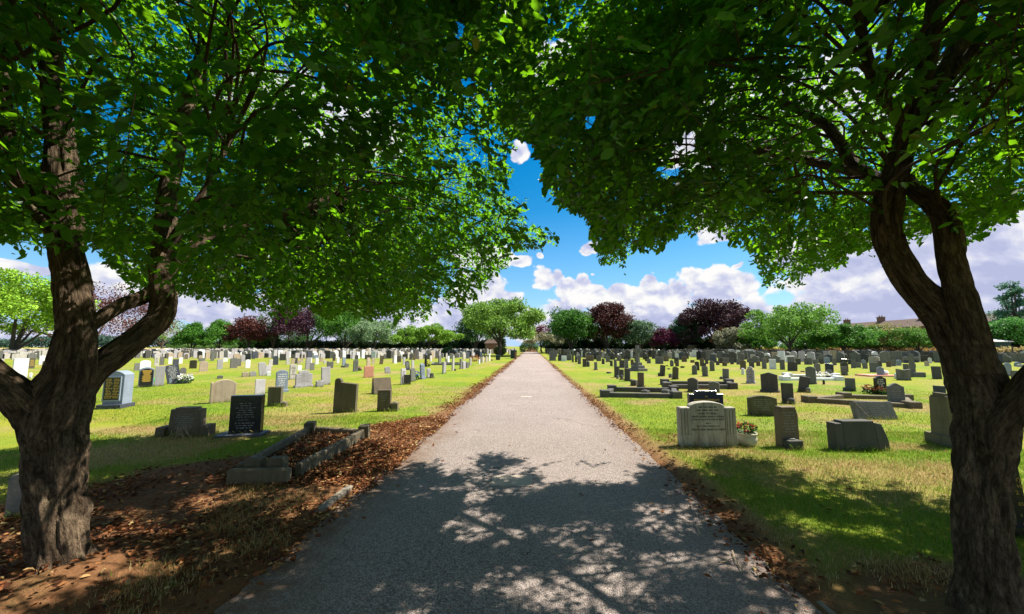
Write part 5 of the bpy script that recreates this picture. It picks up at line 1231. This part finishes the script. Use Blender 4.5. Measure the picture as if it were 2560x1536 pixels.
# ------------------------------------------------------------------ far rows
ZL = [(-9999, 'at the far left edge'), (150, 'before the copper tree'), (420, 'before the green conifers'), (585, 'before the small copper tree'), (662, 'before the pale birch'), (712, 'before the dark purple beech'), (830, 'before the bright green tree'), (895, 'before the grey green rounded tree'), (985, 'before the domed tree'), (1140, 'before the big tree by the path')]
ZR = [(1310, 'before the round dark green tree'), (1470, 'before the purple red beech'), (1575, 'before the grey green bush tree'), (1632, 'before the magenta plum tree'), (1690, 'before the tall dark purple tree'), (1850, 'before the feathery light green tree'), (2050, 'before the brick houses'), (2330, 'beyond the right tree trunk')]
names = {'pale': 'pale', 'white': 'white', 'grey': 'grey', 'dgrey': 'dark grey', 'black': 'black', 'tan': 'tan', 'lilac': 'lilac grey', 'dslate': 'slate'}
shn = {'flat': 'square', 'seg': 'arched', 'low': 'low arched', 'ogee': 'peaked', 'round': 'round topped'}
far = []
rr = random.Random(11)
for side in (-1, 1):
    xs = np.arange(4.2, 118, 2.0) if side < 0 else np.arange(3.6, 62, 2.0)
    for x in xs:
        x = x*side; y = 40.0 if side < 0 else 36.5
        while y < 108:
            y += rr.uniform(.95, 1.5)
            if rr.random() < .2: continue
            px, py, z = proj(np.array([[x, y, 0]])); px, py, z = px[0], py[0], z[0]
            if not (-60 < px < 2600): continue
            if side < 0 and (y < 46 and px > 300 or px > 1180+ (y-40)*1.2 and y < 70 or y > 103): continue
            if side > 0 and (x+y > 116 or y > 92 or (px < 1760 and y < 45) or (px > 1500 and y < 37.5) or (px < 1440 and y < 56)): continue
            if side < 0 and px < 420 and y > 80: continue
            far.append((z, x, y, px))
far.sort()
protos = {}
def far_geo(sh, w, h, t): return slab_geo(outline(sh, w, h), t, .012)
NF = 300-258
fv, ff, fm = [], [], []
matl = ['pale', 'white', 'lilac', 'grey', 'dgrey', 'black', 'tan', 'dslate']
for idx, (z, x, y, px) in enumerate(far):
    left = x < 0
    mt = rr.choices(matl, [24, 9, 19, 16, 11, 6, 9, 6] if left else [3, 5, 4, 34, 30, 10, 3, 8])[0]; sh = rr.choices(list(shn), [46, 20, 12, 16, 6])[0]
    w = rr.uniform(.5, .85); h = rr.uniform(.65, 1.2); t = rr.uniform(.1, .2); yaw = R((80 if left else -62)+rr.uniform(-12, 12)) if rr.random() < .85 else R(rr.uniform(-15, 15)); lean = R(rr.gauss(0, 2.2))
    V, Fc = far_geo(sh, w, h, t)
    if idx < NF:
        zone = [n for q, n in (ZL if left else ZR) if px > q][-1:] or ['by the path']
        o = pyd('headstone', V, Fc, M[mt]); o.location = (x, y, -.02); o.rotation_euler = (0, lean, yaw)
        lab = f'{names[mt]} {shn[sh]} headstone in far rows {zone[0]}'; tag(o, lab, 'headstone', lab.replace(' headstone', ' headstones'))
    else:
        Mx = Matrix.Translation((x, y, -.02)) @ Matrix.Rotation(yaw, 4, 'Z') @ Matrix.Rotation(lean, 4, 'Y'); b = len(fv)
        fv += [tuple(Mx @ Vector(v)) for v in V]; ff += [tuple(b+i for i in f) for f in Fc]; fm += [matl.index(mt)]*len(Fc)
o = pyd('distant_headstones', fv, ff)
for q in matl: o.data.materials.append(M[q])
o.data.polygons.foreach_set('material_index', fm); tag(o, kind='stuff')
print('FAR', len(far))
# ------------------------------------------------------------------ far trees
def blob_tree(px, pyb, hw, ptop, d, c, label, name='tree', trunk=True, n=3600, ls=.42, trunk_h=.2, lean=0, flat=1.0, sparse=0, seed=0, group=None, xd=None, taper=0, bark=None, tm=.25, spread=1.0):
    r_ = np.random.default_rng(seed+int(px)); P = at_y(px, 866, d); sc = ((P-EYE)@FW)/F; Hh = max(1.5, 1.6+(866-ptop)*sc+(P[2]-1.6)); w = hw*sc*(1.28 if px < 1150 else 1.24)
    X0, Y0 = P[0], P[1]; e = empty(name, (X0, Y0, 0)); tag(e, label, 'tree', group or 'trees around the cemetery')
    zb = Hh*trunk_h*.62; Hc = Hh-zb; mx_ = max(c); c = tuple(x*1.45*(x/mx_)**.25 for x in c); m = fol(name+'_leaves', c, .5, tm=.10 if c[0] > c[1] else tm)
    nc = 64; n = int(n*2.3); u = nrm(r_.normal(size=(nc, 3))); u[:, 2] = np.where(u[:, 2] < -.55, -u[:, 2], u[:, 2]); rr_ = r_.uniform(.18, .95, nc)**.6
    k = 1-taper*np.clip((u[:, 2]*rr_+1)/2, 0, 1)
    C = np.stack([u[:, 0]*rr_*w*.98*k, u[:, 1]*rr_*w*.98*k, zb+Hc*.5+u[:, 2]*rr_*Hc*.5*flat], -1)
    cr = r_.uniform(.12, .30, nc)*min(w, Hc*.7)*(1-.3*taper)
    q = r_.integers(0, nc, n); dv = nrm(r_.normal(size=(n, 3))); rad = cr[q]*r_.uniform(.45, 1.12, n)
    L = C[q]+dv*rad[:, None]*np.array([1.15, 1.15, .8]); L[:, 2] = np.minimum(np.maximum(L[:, 2], .25 if trunk_h < .12 else zb*.62), Hh*1.02)
    if sparse: kk = vnoise(L[:, 0]*.9, L[:, 2]*.9+L[:, 1]*.7, seed) > sparse; L, dv = L[kk], dv[kk]
    nn = len(L); D = nrm(dv*.7+r_.normal(size=(nn, 3))*.7+np.array([0, 0, -.15])); s = ls*.8*r_.uniform(.6, 1.3, nn)*max(.5, min(1.2, w/4))
    leaf_mesh('crown', L, D, nrm(dv+r_.normal(size=(nn, 3))*.6+np.array([0, 0, .5])), s, s*r_.uniform(.45, .7, nn), r_.uniform(0, .3, nn), m, e)
    if trunk:
        r0 = max(.10, .035*Hh); mb = MB(); top = np.array([lean*Hh*.3, 0, zb+Hc*.45]); mb.tube([(0, 0, -.1), (lean*zb*.5, 0, zb*.6), (lean*zb, 0, zb*1.1), top], r0*1.25, r0*.35, 10); mb.obj('trunk', bark or M['barkfar'], e)
        for i in range(5):
            a = r_.uniform(0, 6.28); b = C[r_.integers(0, nc)]; s0 = np.array([lean*zb, 0, zb*r_.uniform(.9, 1.4)]); mb = MB(); mb.tube([s0, s0*.5+b*.5+np.array([0, 0, .05*Hh]), b], r0*.5, r0*.12, 7); mb.obj('limb', bark or M['barkfar'], e)
    return e
T = [
 (30, 872, 118, 684, 62, (.16, .26, .03), 'broad bright green tree at the far left edge', dict(n=9000, trunk_h=.03, ls=.42)),
 (225, 868, 130, 712, 88, (.075, .033, .026), 'wide copper brown tree behind the left trunk', dict(n=6500, trunk_h=.08, sparse=.2)),
 (405, 868, 38, 795, 150, (.12, .19, .05), 'far pale green birch seen under the left limb', dict(n=1800, sparse=.25)),
 (478, 873, 48, 803, 105, (.055, .13, .02), 'left peak of the green conifer pair', dict(n=5200, trunk_h=.02, taper=.85)),
 (548, 873, 52, 801, 108, (.07, .15, .025), 'right broader peak of the green conifer pair', dict(n=5600, trunk_h=.02, taper=.7)),
 (622, 873, 42, 793, 98, (.065, .024, .018), 'small copper tree between the conifers and the birch', dict(n=4200, trunk_h=.16)),
 (684, 873, 32, 762, 112, (.075, .14, .04), 'slim pale green birch left of the dark purple beech', dict(n=3200, sparse=.25, trunk_h=.1)),
 (768, 873, 74, 752, 104, (.042, .017, .026), 'dark purple beech on the left, its crown reaching to the stones', dict(n=8000, trunk_h=.08)),
 (862, 873, 58, 758, 100, (.07, .15, .025), 'bright green tree right of the dark purple beech', dict(n=5600, trunk_h=.14)),
 (935, 873, 52, 803, 98, (.14, .19, .11), 'grey green rounded tree in the far row on the left', dict(n=5200, trunk_h=.2)),
 (1012, 873, 34, 822, 112, (.03, .06, .02), 'dark small tree between the grey green and the domed one', dict(n=2600, trunk_h=.05)),
 (1072, 880, 72, 814, 78, (.13, .21, .035), 'domed light green tree with a pale trunk, far left lawn', dict(n=6500, trunk_h=.42, ls=.34)),
 (1188, 876, 46, 775, 98, (.035, .075, .02), 'dark green tree behind the big light green one', dict(n=3600, trunk_h=.05)),
 (1250, 886, 96, 753, 62, (.12, .19, .04), 'big light green tree standing at the left side of the path end', dict(n=10500, trunk_h=.30, ls=.34)),
 (1355, 883, 52, 833, 84, (.20, .19, .12), 'small grey brown bare looking tree at the right side of the path end', dict(n=1900, trunk_h=.42, sparse=.35, ls=.3, lean=-.25)),
 (1352, 874, 26, 812, 120, (.09, .02, .035), 'small maroon tree far beyond the path end', dict(n=1600, trunk_h=.1)),
 (1428, 876, 50, 770, 88, (.05, .115, .02), 'round dark green tree, first right of the path', dict(n=6000, trunk_h=.1)),
 (1518, 876, 58, 757, 90, (.05, .017, .014), 'purple red beech right of the round dark green tree', dict(n=7000, trunk_h=.12)),
 (1598, 876, 36, 799, 88, (.075, .115, .065), 'grey green bushy tree right of the purple red beech', dict(n=4200, trunk_h=.1)),
 (1660, 878, 30, 820, 86, (.07, .012, .032), 'small magenta plum tree on the right', dict(n=3200, trunk_h=.12)),
 (1640, 876, 30, 826, 100, (.05, .085, .03), 'small green tree behind the magenta plum', dict(n=1600, trunk_h=.1)),
 (1712, 878, 36, 785, 86, (.03, .07, .03), 'blue green tree at the left shoulder of the tall dark purple one', dict(n=3600, trunk_h=.1, taper=.3)),
 (1788, 878, 68, 752, 82, (.036, .016, .02), 'tall dark purple tree on the right', dict(n=8000, trunk_h=.16)),
 (1842, 880, 42, 822, 72, (.13, .13, .085), 'olive grey shrub tree right of the tall dark purple one', dict(n=3600, trunk_h=.1)),
 (1812, 880, 24, 815, 76, (.20, .11, .04), 'orange brown shrub tree in front of the tall dark purple one', dict(n=1600, trunk_h=.1)),
 (1975, 889, 96, 766, 60, (.10, .18, .035), 'feathery light green tree with a forked dark trunk, right', dict(n=7600, trunk_h=.26, sparse=.22, ls=.3)),
 (1900, 886, 40, 822, 70, (.08, .17, .03), 'low light green tree left of the feathery one', dict(n=3000, trunk_h=.1)),
 (2112, 889, 68, 808, 60, (.06, .13, .025), 'mid green tree in front of the brick houses', dict(n=5200, trunk_h=.22, ls=.3)),
 (2228, 889, 62, 812, 62, (.15, .15, .06), 'sparse olive tree with a leaning trunk before the houses', dict(n=2400, trunk_h=.25, sparse=.4, lean=-.25, ls=.3)),
 (2296, 889, 46, 818, 58, (.08, .15, .03), 'green tree just left of the right trunk, before the houses', dict(n=3600, trunk_h=.2, ls=.3)),
 (2508, 880, 62, 796, 62, (.06, .14, .035), 'green tree right of the right trunk', dict(n=4600, trunk_h=.25, ls=.32)),
 (2545, 870, 46, 702, 66, (.07, .13, .09), 'tall blue green airy conifer at the right edge', dict(n=4200, trunk_h=.1, sparse=.22, taper=.7)),
 (720, 872, 46, 800, 118, (.04, .09, .02), 'dark green tree filling the gap left of the dark purple beech', dict(n=2600, trunk_h=.02)),
 (905, 872, 50, 806, 116, (.05, .10, .025), 'dark green tree behind the bright green and the grey green ones', dict(n=2600, trunk_h=.02)),
 (650, 872, 40, 826, 114, (.08, .16, .03), 'low bright green bushy tree below the pale birch', dict(n=2200, trunk_h=.02)),
 (1130, 874, 50, 822, 106, (.035, .075, .02), 'dark low tree behind the domed light green one', dict(n=2600, trunk_h=.02)),
 (1475, 874, 50, 812, 100, (.035, .08, .02), 'dark green tree between the round green one and the purple red beech', dict(n=2600, trunk_h=.02)),
 (1565, 874, 46, 818, 100, (.04, .085, .03), 'dark green tree between the purple red beech and the grey green bush', dict(n=2400, trunk_h=.02)),
 (1690, 875, 40, 822, 96, (.04, .085, .025), 'dark green tree between the magenta plum and the blue green one', dict(n=2200, trunk_h=.02)),
 (1385, 874, 34, 828, 104, (.045, .09, .025), 'low dark tree behind the grey brown bare looking one', dict(n=1800, trunk_h=.02)),
 (2030, 884, 60, 826, 70, (.07, .15, .03), 'low green tree between the feathery one and the mid green one', dict(n=3000, trunk_h=.04, ls=.3)),
 (2170, 884, 55, 832, 66, (.09, .16, .035), 'low light green tree between the mid green and the sparse olive ones', dict(n=2600, trunk_h=.04, ls=.3)),
]
for q in T: blob_tree(q[0], q[1], q[2], q[3], q[4], q[5], q[6], 'broadleaf_tree' if 'conifer' not in q[6] else 'conifer_tree', **q[7])
# clipped bushes
def bush(px, py, w, h, d, c, label, name='clipped_bush', n=2600, ls=.13):
    P = ground(px, py) if d is None else at_y(px, 866, d); P[2] = 0; sc = ((P-EYE)@FW)/F; a, b = w/2*sc, h*sc; dv = rdir(n); L = dv*np.array([a, a, b/2])*rng.uniform(.86, 1.0, n)[:, None]+np.array([0, 0, b/2])
    e = empty(name, (P[0], P[1], 0)); tag(e, label, 'bush'); leaf_mesh('foliage', L, nrm(dv+rdir(n)*.6), nrm(dv+rdir(n)*.5), np.full(n, ls), np.full(n, ls*.6), np.full(n, .1), fol('bush_leaves', c, .35), e)
    mb = MB(); mb.lathe([(a*.4, 0), (a*.8, b*.2), (a*.9, b*.5), (a*.75, b*.8), (.01, b*.93)], n=14); mb.obj('stem_core', M['barkfar'], e, True)
bush(1118, 893, 29, 23, None, (.03, .09, .015), 'clipped dark green dome bush among the left stones')
bush(1250, 890, 30, 23, 66, (.15, .20, .04), 'clipped yellow green globe bush behind the trunk at the path end')
def hedge(pts, h, w, c, label, name='hedge', n=9000, ls=.3, kind=None):
    P = [at_y(px, 866, d) for px, d in pts]; n0 = n; Ls = []
    for a, b in zip(P[:-1], P[1:]):
        k = n0//(len(P)-1); t = rng.uniform(0, 1, k); base = a+(b-a)*t[:, None]; hh = h*(.65+.6*vnoise(t*14, t*0, int(abs(a[0]))));
        z = hh*rng.uniform(0, 1, k)**.6; off = rng.uniform(-1, 1, k)*w/2; Ls.append(np.stack([base[:, 0]+rng.normal(0, .1, k), base[:, 1]+off, z], -1))
    L = np.concatenate(Ls); k = len(L); o = leaf_mesh(name, L, nrm(rdir(k)+np.array([0, 0, .2])), nrm(rdir(k)+np.array([0, -.4, .6])), ls*rng.uniform(.6, 1.3, k), ls*.6*rng.uniform(.6, 1.2, k), np.full(k, .15), fol(name+'_leaves', c, .5)); 
    return tag(o, None if kind else label, None if kind else 'hedge', None, kind)
hedge([(600, 114), (780, 112), (960, 110), (1130, 104), (1262, 98)], 3.0, 2.5, (.02, .042, .014), 'long dark hedge behind the far stones on the left', n=30000, ls=.5)
hedge([(420, 122), (600, 116)], 2.0, 2, (.09, .17, .03), 'low bright green hedge under the conifers and the small copper tree', n=4000, ls=.35)
hedge([(1365, 98), (1480, 97), (1640, 94), (1830, 86)], 3.0, 2.6, (.02, .045, .014), 'long dark hedge behind the far stones on the right', n=24000, ls=.48)
hedge([(1300, 108), (1345, 108)], 2.6, 1.5, (.10, .19, .05), 'light green hedge closing the view at the path end', n=2200, ls=.3)
hedge([(1880, 74), (2060, 66), (2240, 62), (2360, 60)], 1.1, 2.4, (.33, .20, .07), '', 'dry_grass', n=9000, ls=.34, kind='stuff')
hedge([(2400, 56), (2560, 54), (2700, 52)], 1.2, 3, (.38, .26, .10), '', 'dry_grass', n=6000, ls=.34, kind='stuff')
hedge([(1990, 70), (2150, 66), (2330, 62)], 2.3, 1.6, (.05, .12, .02), 'broken green hedge below the brick houses', n=6500, ls=.3)
hedge([(2440, 66), (2600, 62)], 2.6, 1.6, (.02, .05, .015), 'dark clipped hedge right of the right trunk', n=3000, ls=.3)
mb = MB(); P = at_y(200, 866, 170); mb.box((P[0], P[1], .25), (360, 60, .5)); tag(mb.obj('stubble_field', plain('ripe_field', (.42, .30, .14), .95)), kind='structure')
hedge([(-500, 330), (100, 330), (440, 330), (760, 330)], 9, 14, (.06, .11, .08), '', 'distant_wood', n=26000, ls=1.8, kind='stuff')
# fence posts at the right boundary
for i, (px, d) in enumerate(((1990, 64), (2105, 61), (2168, 60), (2208, 59), (2530, 50))):
    P = at_y(px, 866, d); mb = MB(); mb.box((P[0], P[1], .8), (.09, .09, 1.7)); mb.box((P[0]+.12, P[1], 1.62), (.3, .05, .05)); o = mb.obj('fence_post', M['metal']); tag(o, ['thin dark fence post beside the feathery light green tree', 'thin dark fence post below the mid green tree', 'thin dark fence post left of the house window', 'thin dark fence post right of the mid green tree', 'thin dark fence post at the right edge, in dry grass'][i], 'fence post', 'boundary fence posts')
# ------------------------------------------------------------------ houses and small buildings
def house(y0, L, x, label, eave=6.0, ridge=7.9, depth=8.0):
    e = empty('brick_house', (x, y0+L/2, 0)); tag(e, label, 'house', 'brick houses beyond the right boundary'); l2 = L/2
    w = MB(); w.box((depth/2, 0, eave/2), (depth, L-.02, eave)); w.add([(0, -l2, eave), (depth, -l2, eave), (depth/2, -l2, ridge-.1)], [(0, 1, 2)]); w.obj('wall', M['brick'], e)
    r = MB(); o_ = .35; th = .12
    for s in (0, 1):
        xe = -o_ if s == 0 else depth+o_; ze = eave-.1; xm = depth/2
        r.add([(xe, -l2, ze), (xe, l2, ze), (xm, l2, ridge), (xm, -l2, ridge), (xe, -l2, ze+th), (xe, l2, ze+th), (xm, l2, ridge+th), (xm, -l2, ridge+th)], [(0, 1, 2, 3), (7, 6, 5, 4), (0, 4, 5, 1), (0, 3, 7, 4), (1, 5, 6, 2)])
    rf = r.obj('roof', M['rtile'], e)
    ch = MB(); ch.box((depth/2, l2-.6, ridge+.45), (.9, 1.4, 1.3)); ch.box((depth/2, l2-.6, ridge+1.14), (1.05, 1.55, .12)); cho = ch.obj('chimney', M['brick'], rf)
    mb = MB()
    for s in (-.35, .35): mb.lathe([(.14, 0), (.12, .4), (.001, .41)], (depth/2, l2-.6+s, ridge+1.2), 10)
    mb.obj('chimney_pot', M['tan'], cho)
    for (yy, zz, ww, hh) in ((-l2*.5, 3.7, 2.0, 1.2), (l2*.45, 3.7, 2.0, 1.2), (-l2*.5, 1.3, 2.2, 1.4), (l2*.45, 1.3, 1.6, 1.3)):
        f = MB(); t = .08
        for a, b, c, d in ((-ww/2, 0, t, hh), (ww/2, 0, t, hh), (0, -hh/2, ww, t), (0, hh/2, ww, t), (-ww/6, 0, t*.8, hh), (ww/6, 0, t*.8, hh)): f.box((-.05, yy+a, zz+b), (.1, c, d))
        fo = f.obj('window', M['wframe'], e); g_ = MB(); g_.box((-.015, yy, zz), (.02, ww-.1, hh-.1)); g_.obj('pane', M['glass'], fo); s_ = MB(); s_.box((-.09, yy, zz-hh/2-.07), (.2, ww+.25, .07)); s_.obj('sill', M['wframe'], fo)
    d = MB(); d.box((-.03, l2*.85, 1.0), (.06, .9, 2.0)); d.obj('door', M['wframe'], e)
labs = ['brick house with a chimney, nearest, beside the blue green conifer', 'brick house whose roof shows just right of the right trunk', 'brick house with its white window showing left of the right trunk', 'brick house in the middle of the terrace, behind the sparse olive tree', 'brick house behind the mid green tree', 'farthest visible brick house of the terrace, by the feathery tree']
for i in range(6): house(60+i*10.5, 10.5, 86, labs[i])
e = empty('pink_shed', (*at_y(2470, 866, 60)[:2], 0)); mb = MB(); mb.box((0, 0, 1.1), (3, 3, 2.2)); mb.obj('wall', M['dgreen'], e); mb = MB(); mb.add([(-1.7, -1.7, 2.2), (1.7, -1.7, 2.2), (1.7, 1.7, 2.8), (-1.7, 1.7, 2.8), (-1.7, -1.7, 2.3), (1.7, -1.7, 2.3), (1.7, 1.7, 2.9), (-1.7, 1.7, 2.9)], [(0, 1, 2, 3), (7, 6, 5, 4), (0, 4, 5, 1), (1, 5, 6, 2), (2, 6, 7, 3), (3, 7, 4, 0)]); mb.obj('roof', M['lroof'], e); e.name = 'garden_shed'; tag(e, 'green shed with a pale pitched roof right of the right trunk', 'shed', 'garden sheds')
for i, (px, d, w, lab) in enumerate(((1850, 80, 6, 'long low shed with a pale roof under the olive grey shrub tree'), (1812, 80, 2.6, 'small white roofed shed left of the long low one'), (1700, 92, 3, 'small pale roofed shed behind the magenta plum tree'), (2000, 74, 6, 'pale walled garage behind the trunk of the feathery tree'), (1735, 90, 4, 'low pale wall shed under the tall dark purple tree'))):
    P = at_y(px, 866, d); e = empty('garden_shed', (P[0], P[1], 0)); tag(e, lab, 'shed', 'garden sheds'); mb = MB(); mb.box((0, 0, .85), (w, 2.4, 1.7)); mb.obj('wall', M['tan'] if i > 2 else M['brown'], e); mb = MB(); q = w/2+.2
    mb.add([(-q, -1.4, 1.7), (q, -1.4, 1.7), (q, 1.4, 2.1), (-q, 1.4, 2.1), (-q, -1.4, 1.8), (q, -1.4, 1.8), (q, 1.4, 2.2), (-q, 1.4, 2.2)], [(3, 2, 1, 0), (4, 5, 6, 7), (0, 1, 5, 4), (1, 2, 6, 5), (2, 3, 7, 6), (3, 0, 4, 7)]); mb.obj('roof', M['lroof'], e)
P = at_y(1229, 866, 80); e = empty('brick_hut', (P[0], P[1], 0)); tag(e, 'small red brick hut under the big light green tree', 'hut'); mb = MB(); mb.box((0, 0, 1.1), (2.4, 2.4, 2.2)); mb.obj('wall', M['brick'], e)
mb = MB(); mb.add([(-1.5, -1.5, 2.2), (1.5, -1.5, 2.2), (1.5, 1.5, 2.2), (-1.5, 1.5, 2.2), (-.6, 0, 3.2), (.6, 0, 3.2)], [(3, 2, 1, 0), (0, 1, 5, 4), (1, 2, 5), (2, 3, 4, 5), (3, 0, 4)]); mb.obj('roof', M['rtile'], e); mb = MB(); mb.box((0, -1.22, 1.0), (.9, .05, 1.9)); mb.obj('door', M['wood'], e)
# bins and posts at the path end
def bin_(px, pyb, w, h, label):
    P = ground(px, pyb); sc = ((P-EYE)@FW)/F; e = empty('litter_bin', (P[0], P[1], 0)); tag(e, label, 'bin', 'bins by the path'); a, b = w*sc, h*sc
    mb = MB(); mb.box((0, 0, b*.45), (a*.92, a*.8, b*.9), 0, (1.06, 1.06)); mb.obj('body', M['binmat'], e); mb = MB(); mb.bbox((0, 0, b*.95), (a, a*.9, b*.1), .03); mb.obj('lid', M['binmat'], e)
bin_(1284, 897, 16, 21, 'dark green bin at the left edge of the path end'); bin_(1309.5, 881, 7, 6.5, 'small dark bin at the far end of the path'); bin_(1245, 901, 11, 13, 'dark box bin under the big light green tree')
P = ground(1289, 899); mb = MB(); mb.box((P[0], P[1], .42), (.22, .16, .88)); mb.box((P[0], P[1], .88), (.26, .2, .05)); tag(mb.obj('wooden_post', M['wood']), 'short brown wooden post beside the dark green bin', 'post')
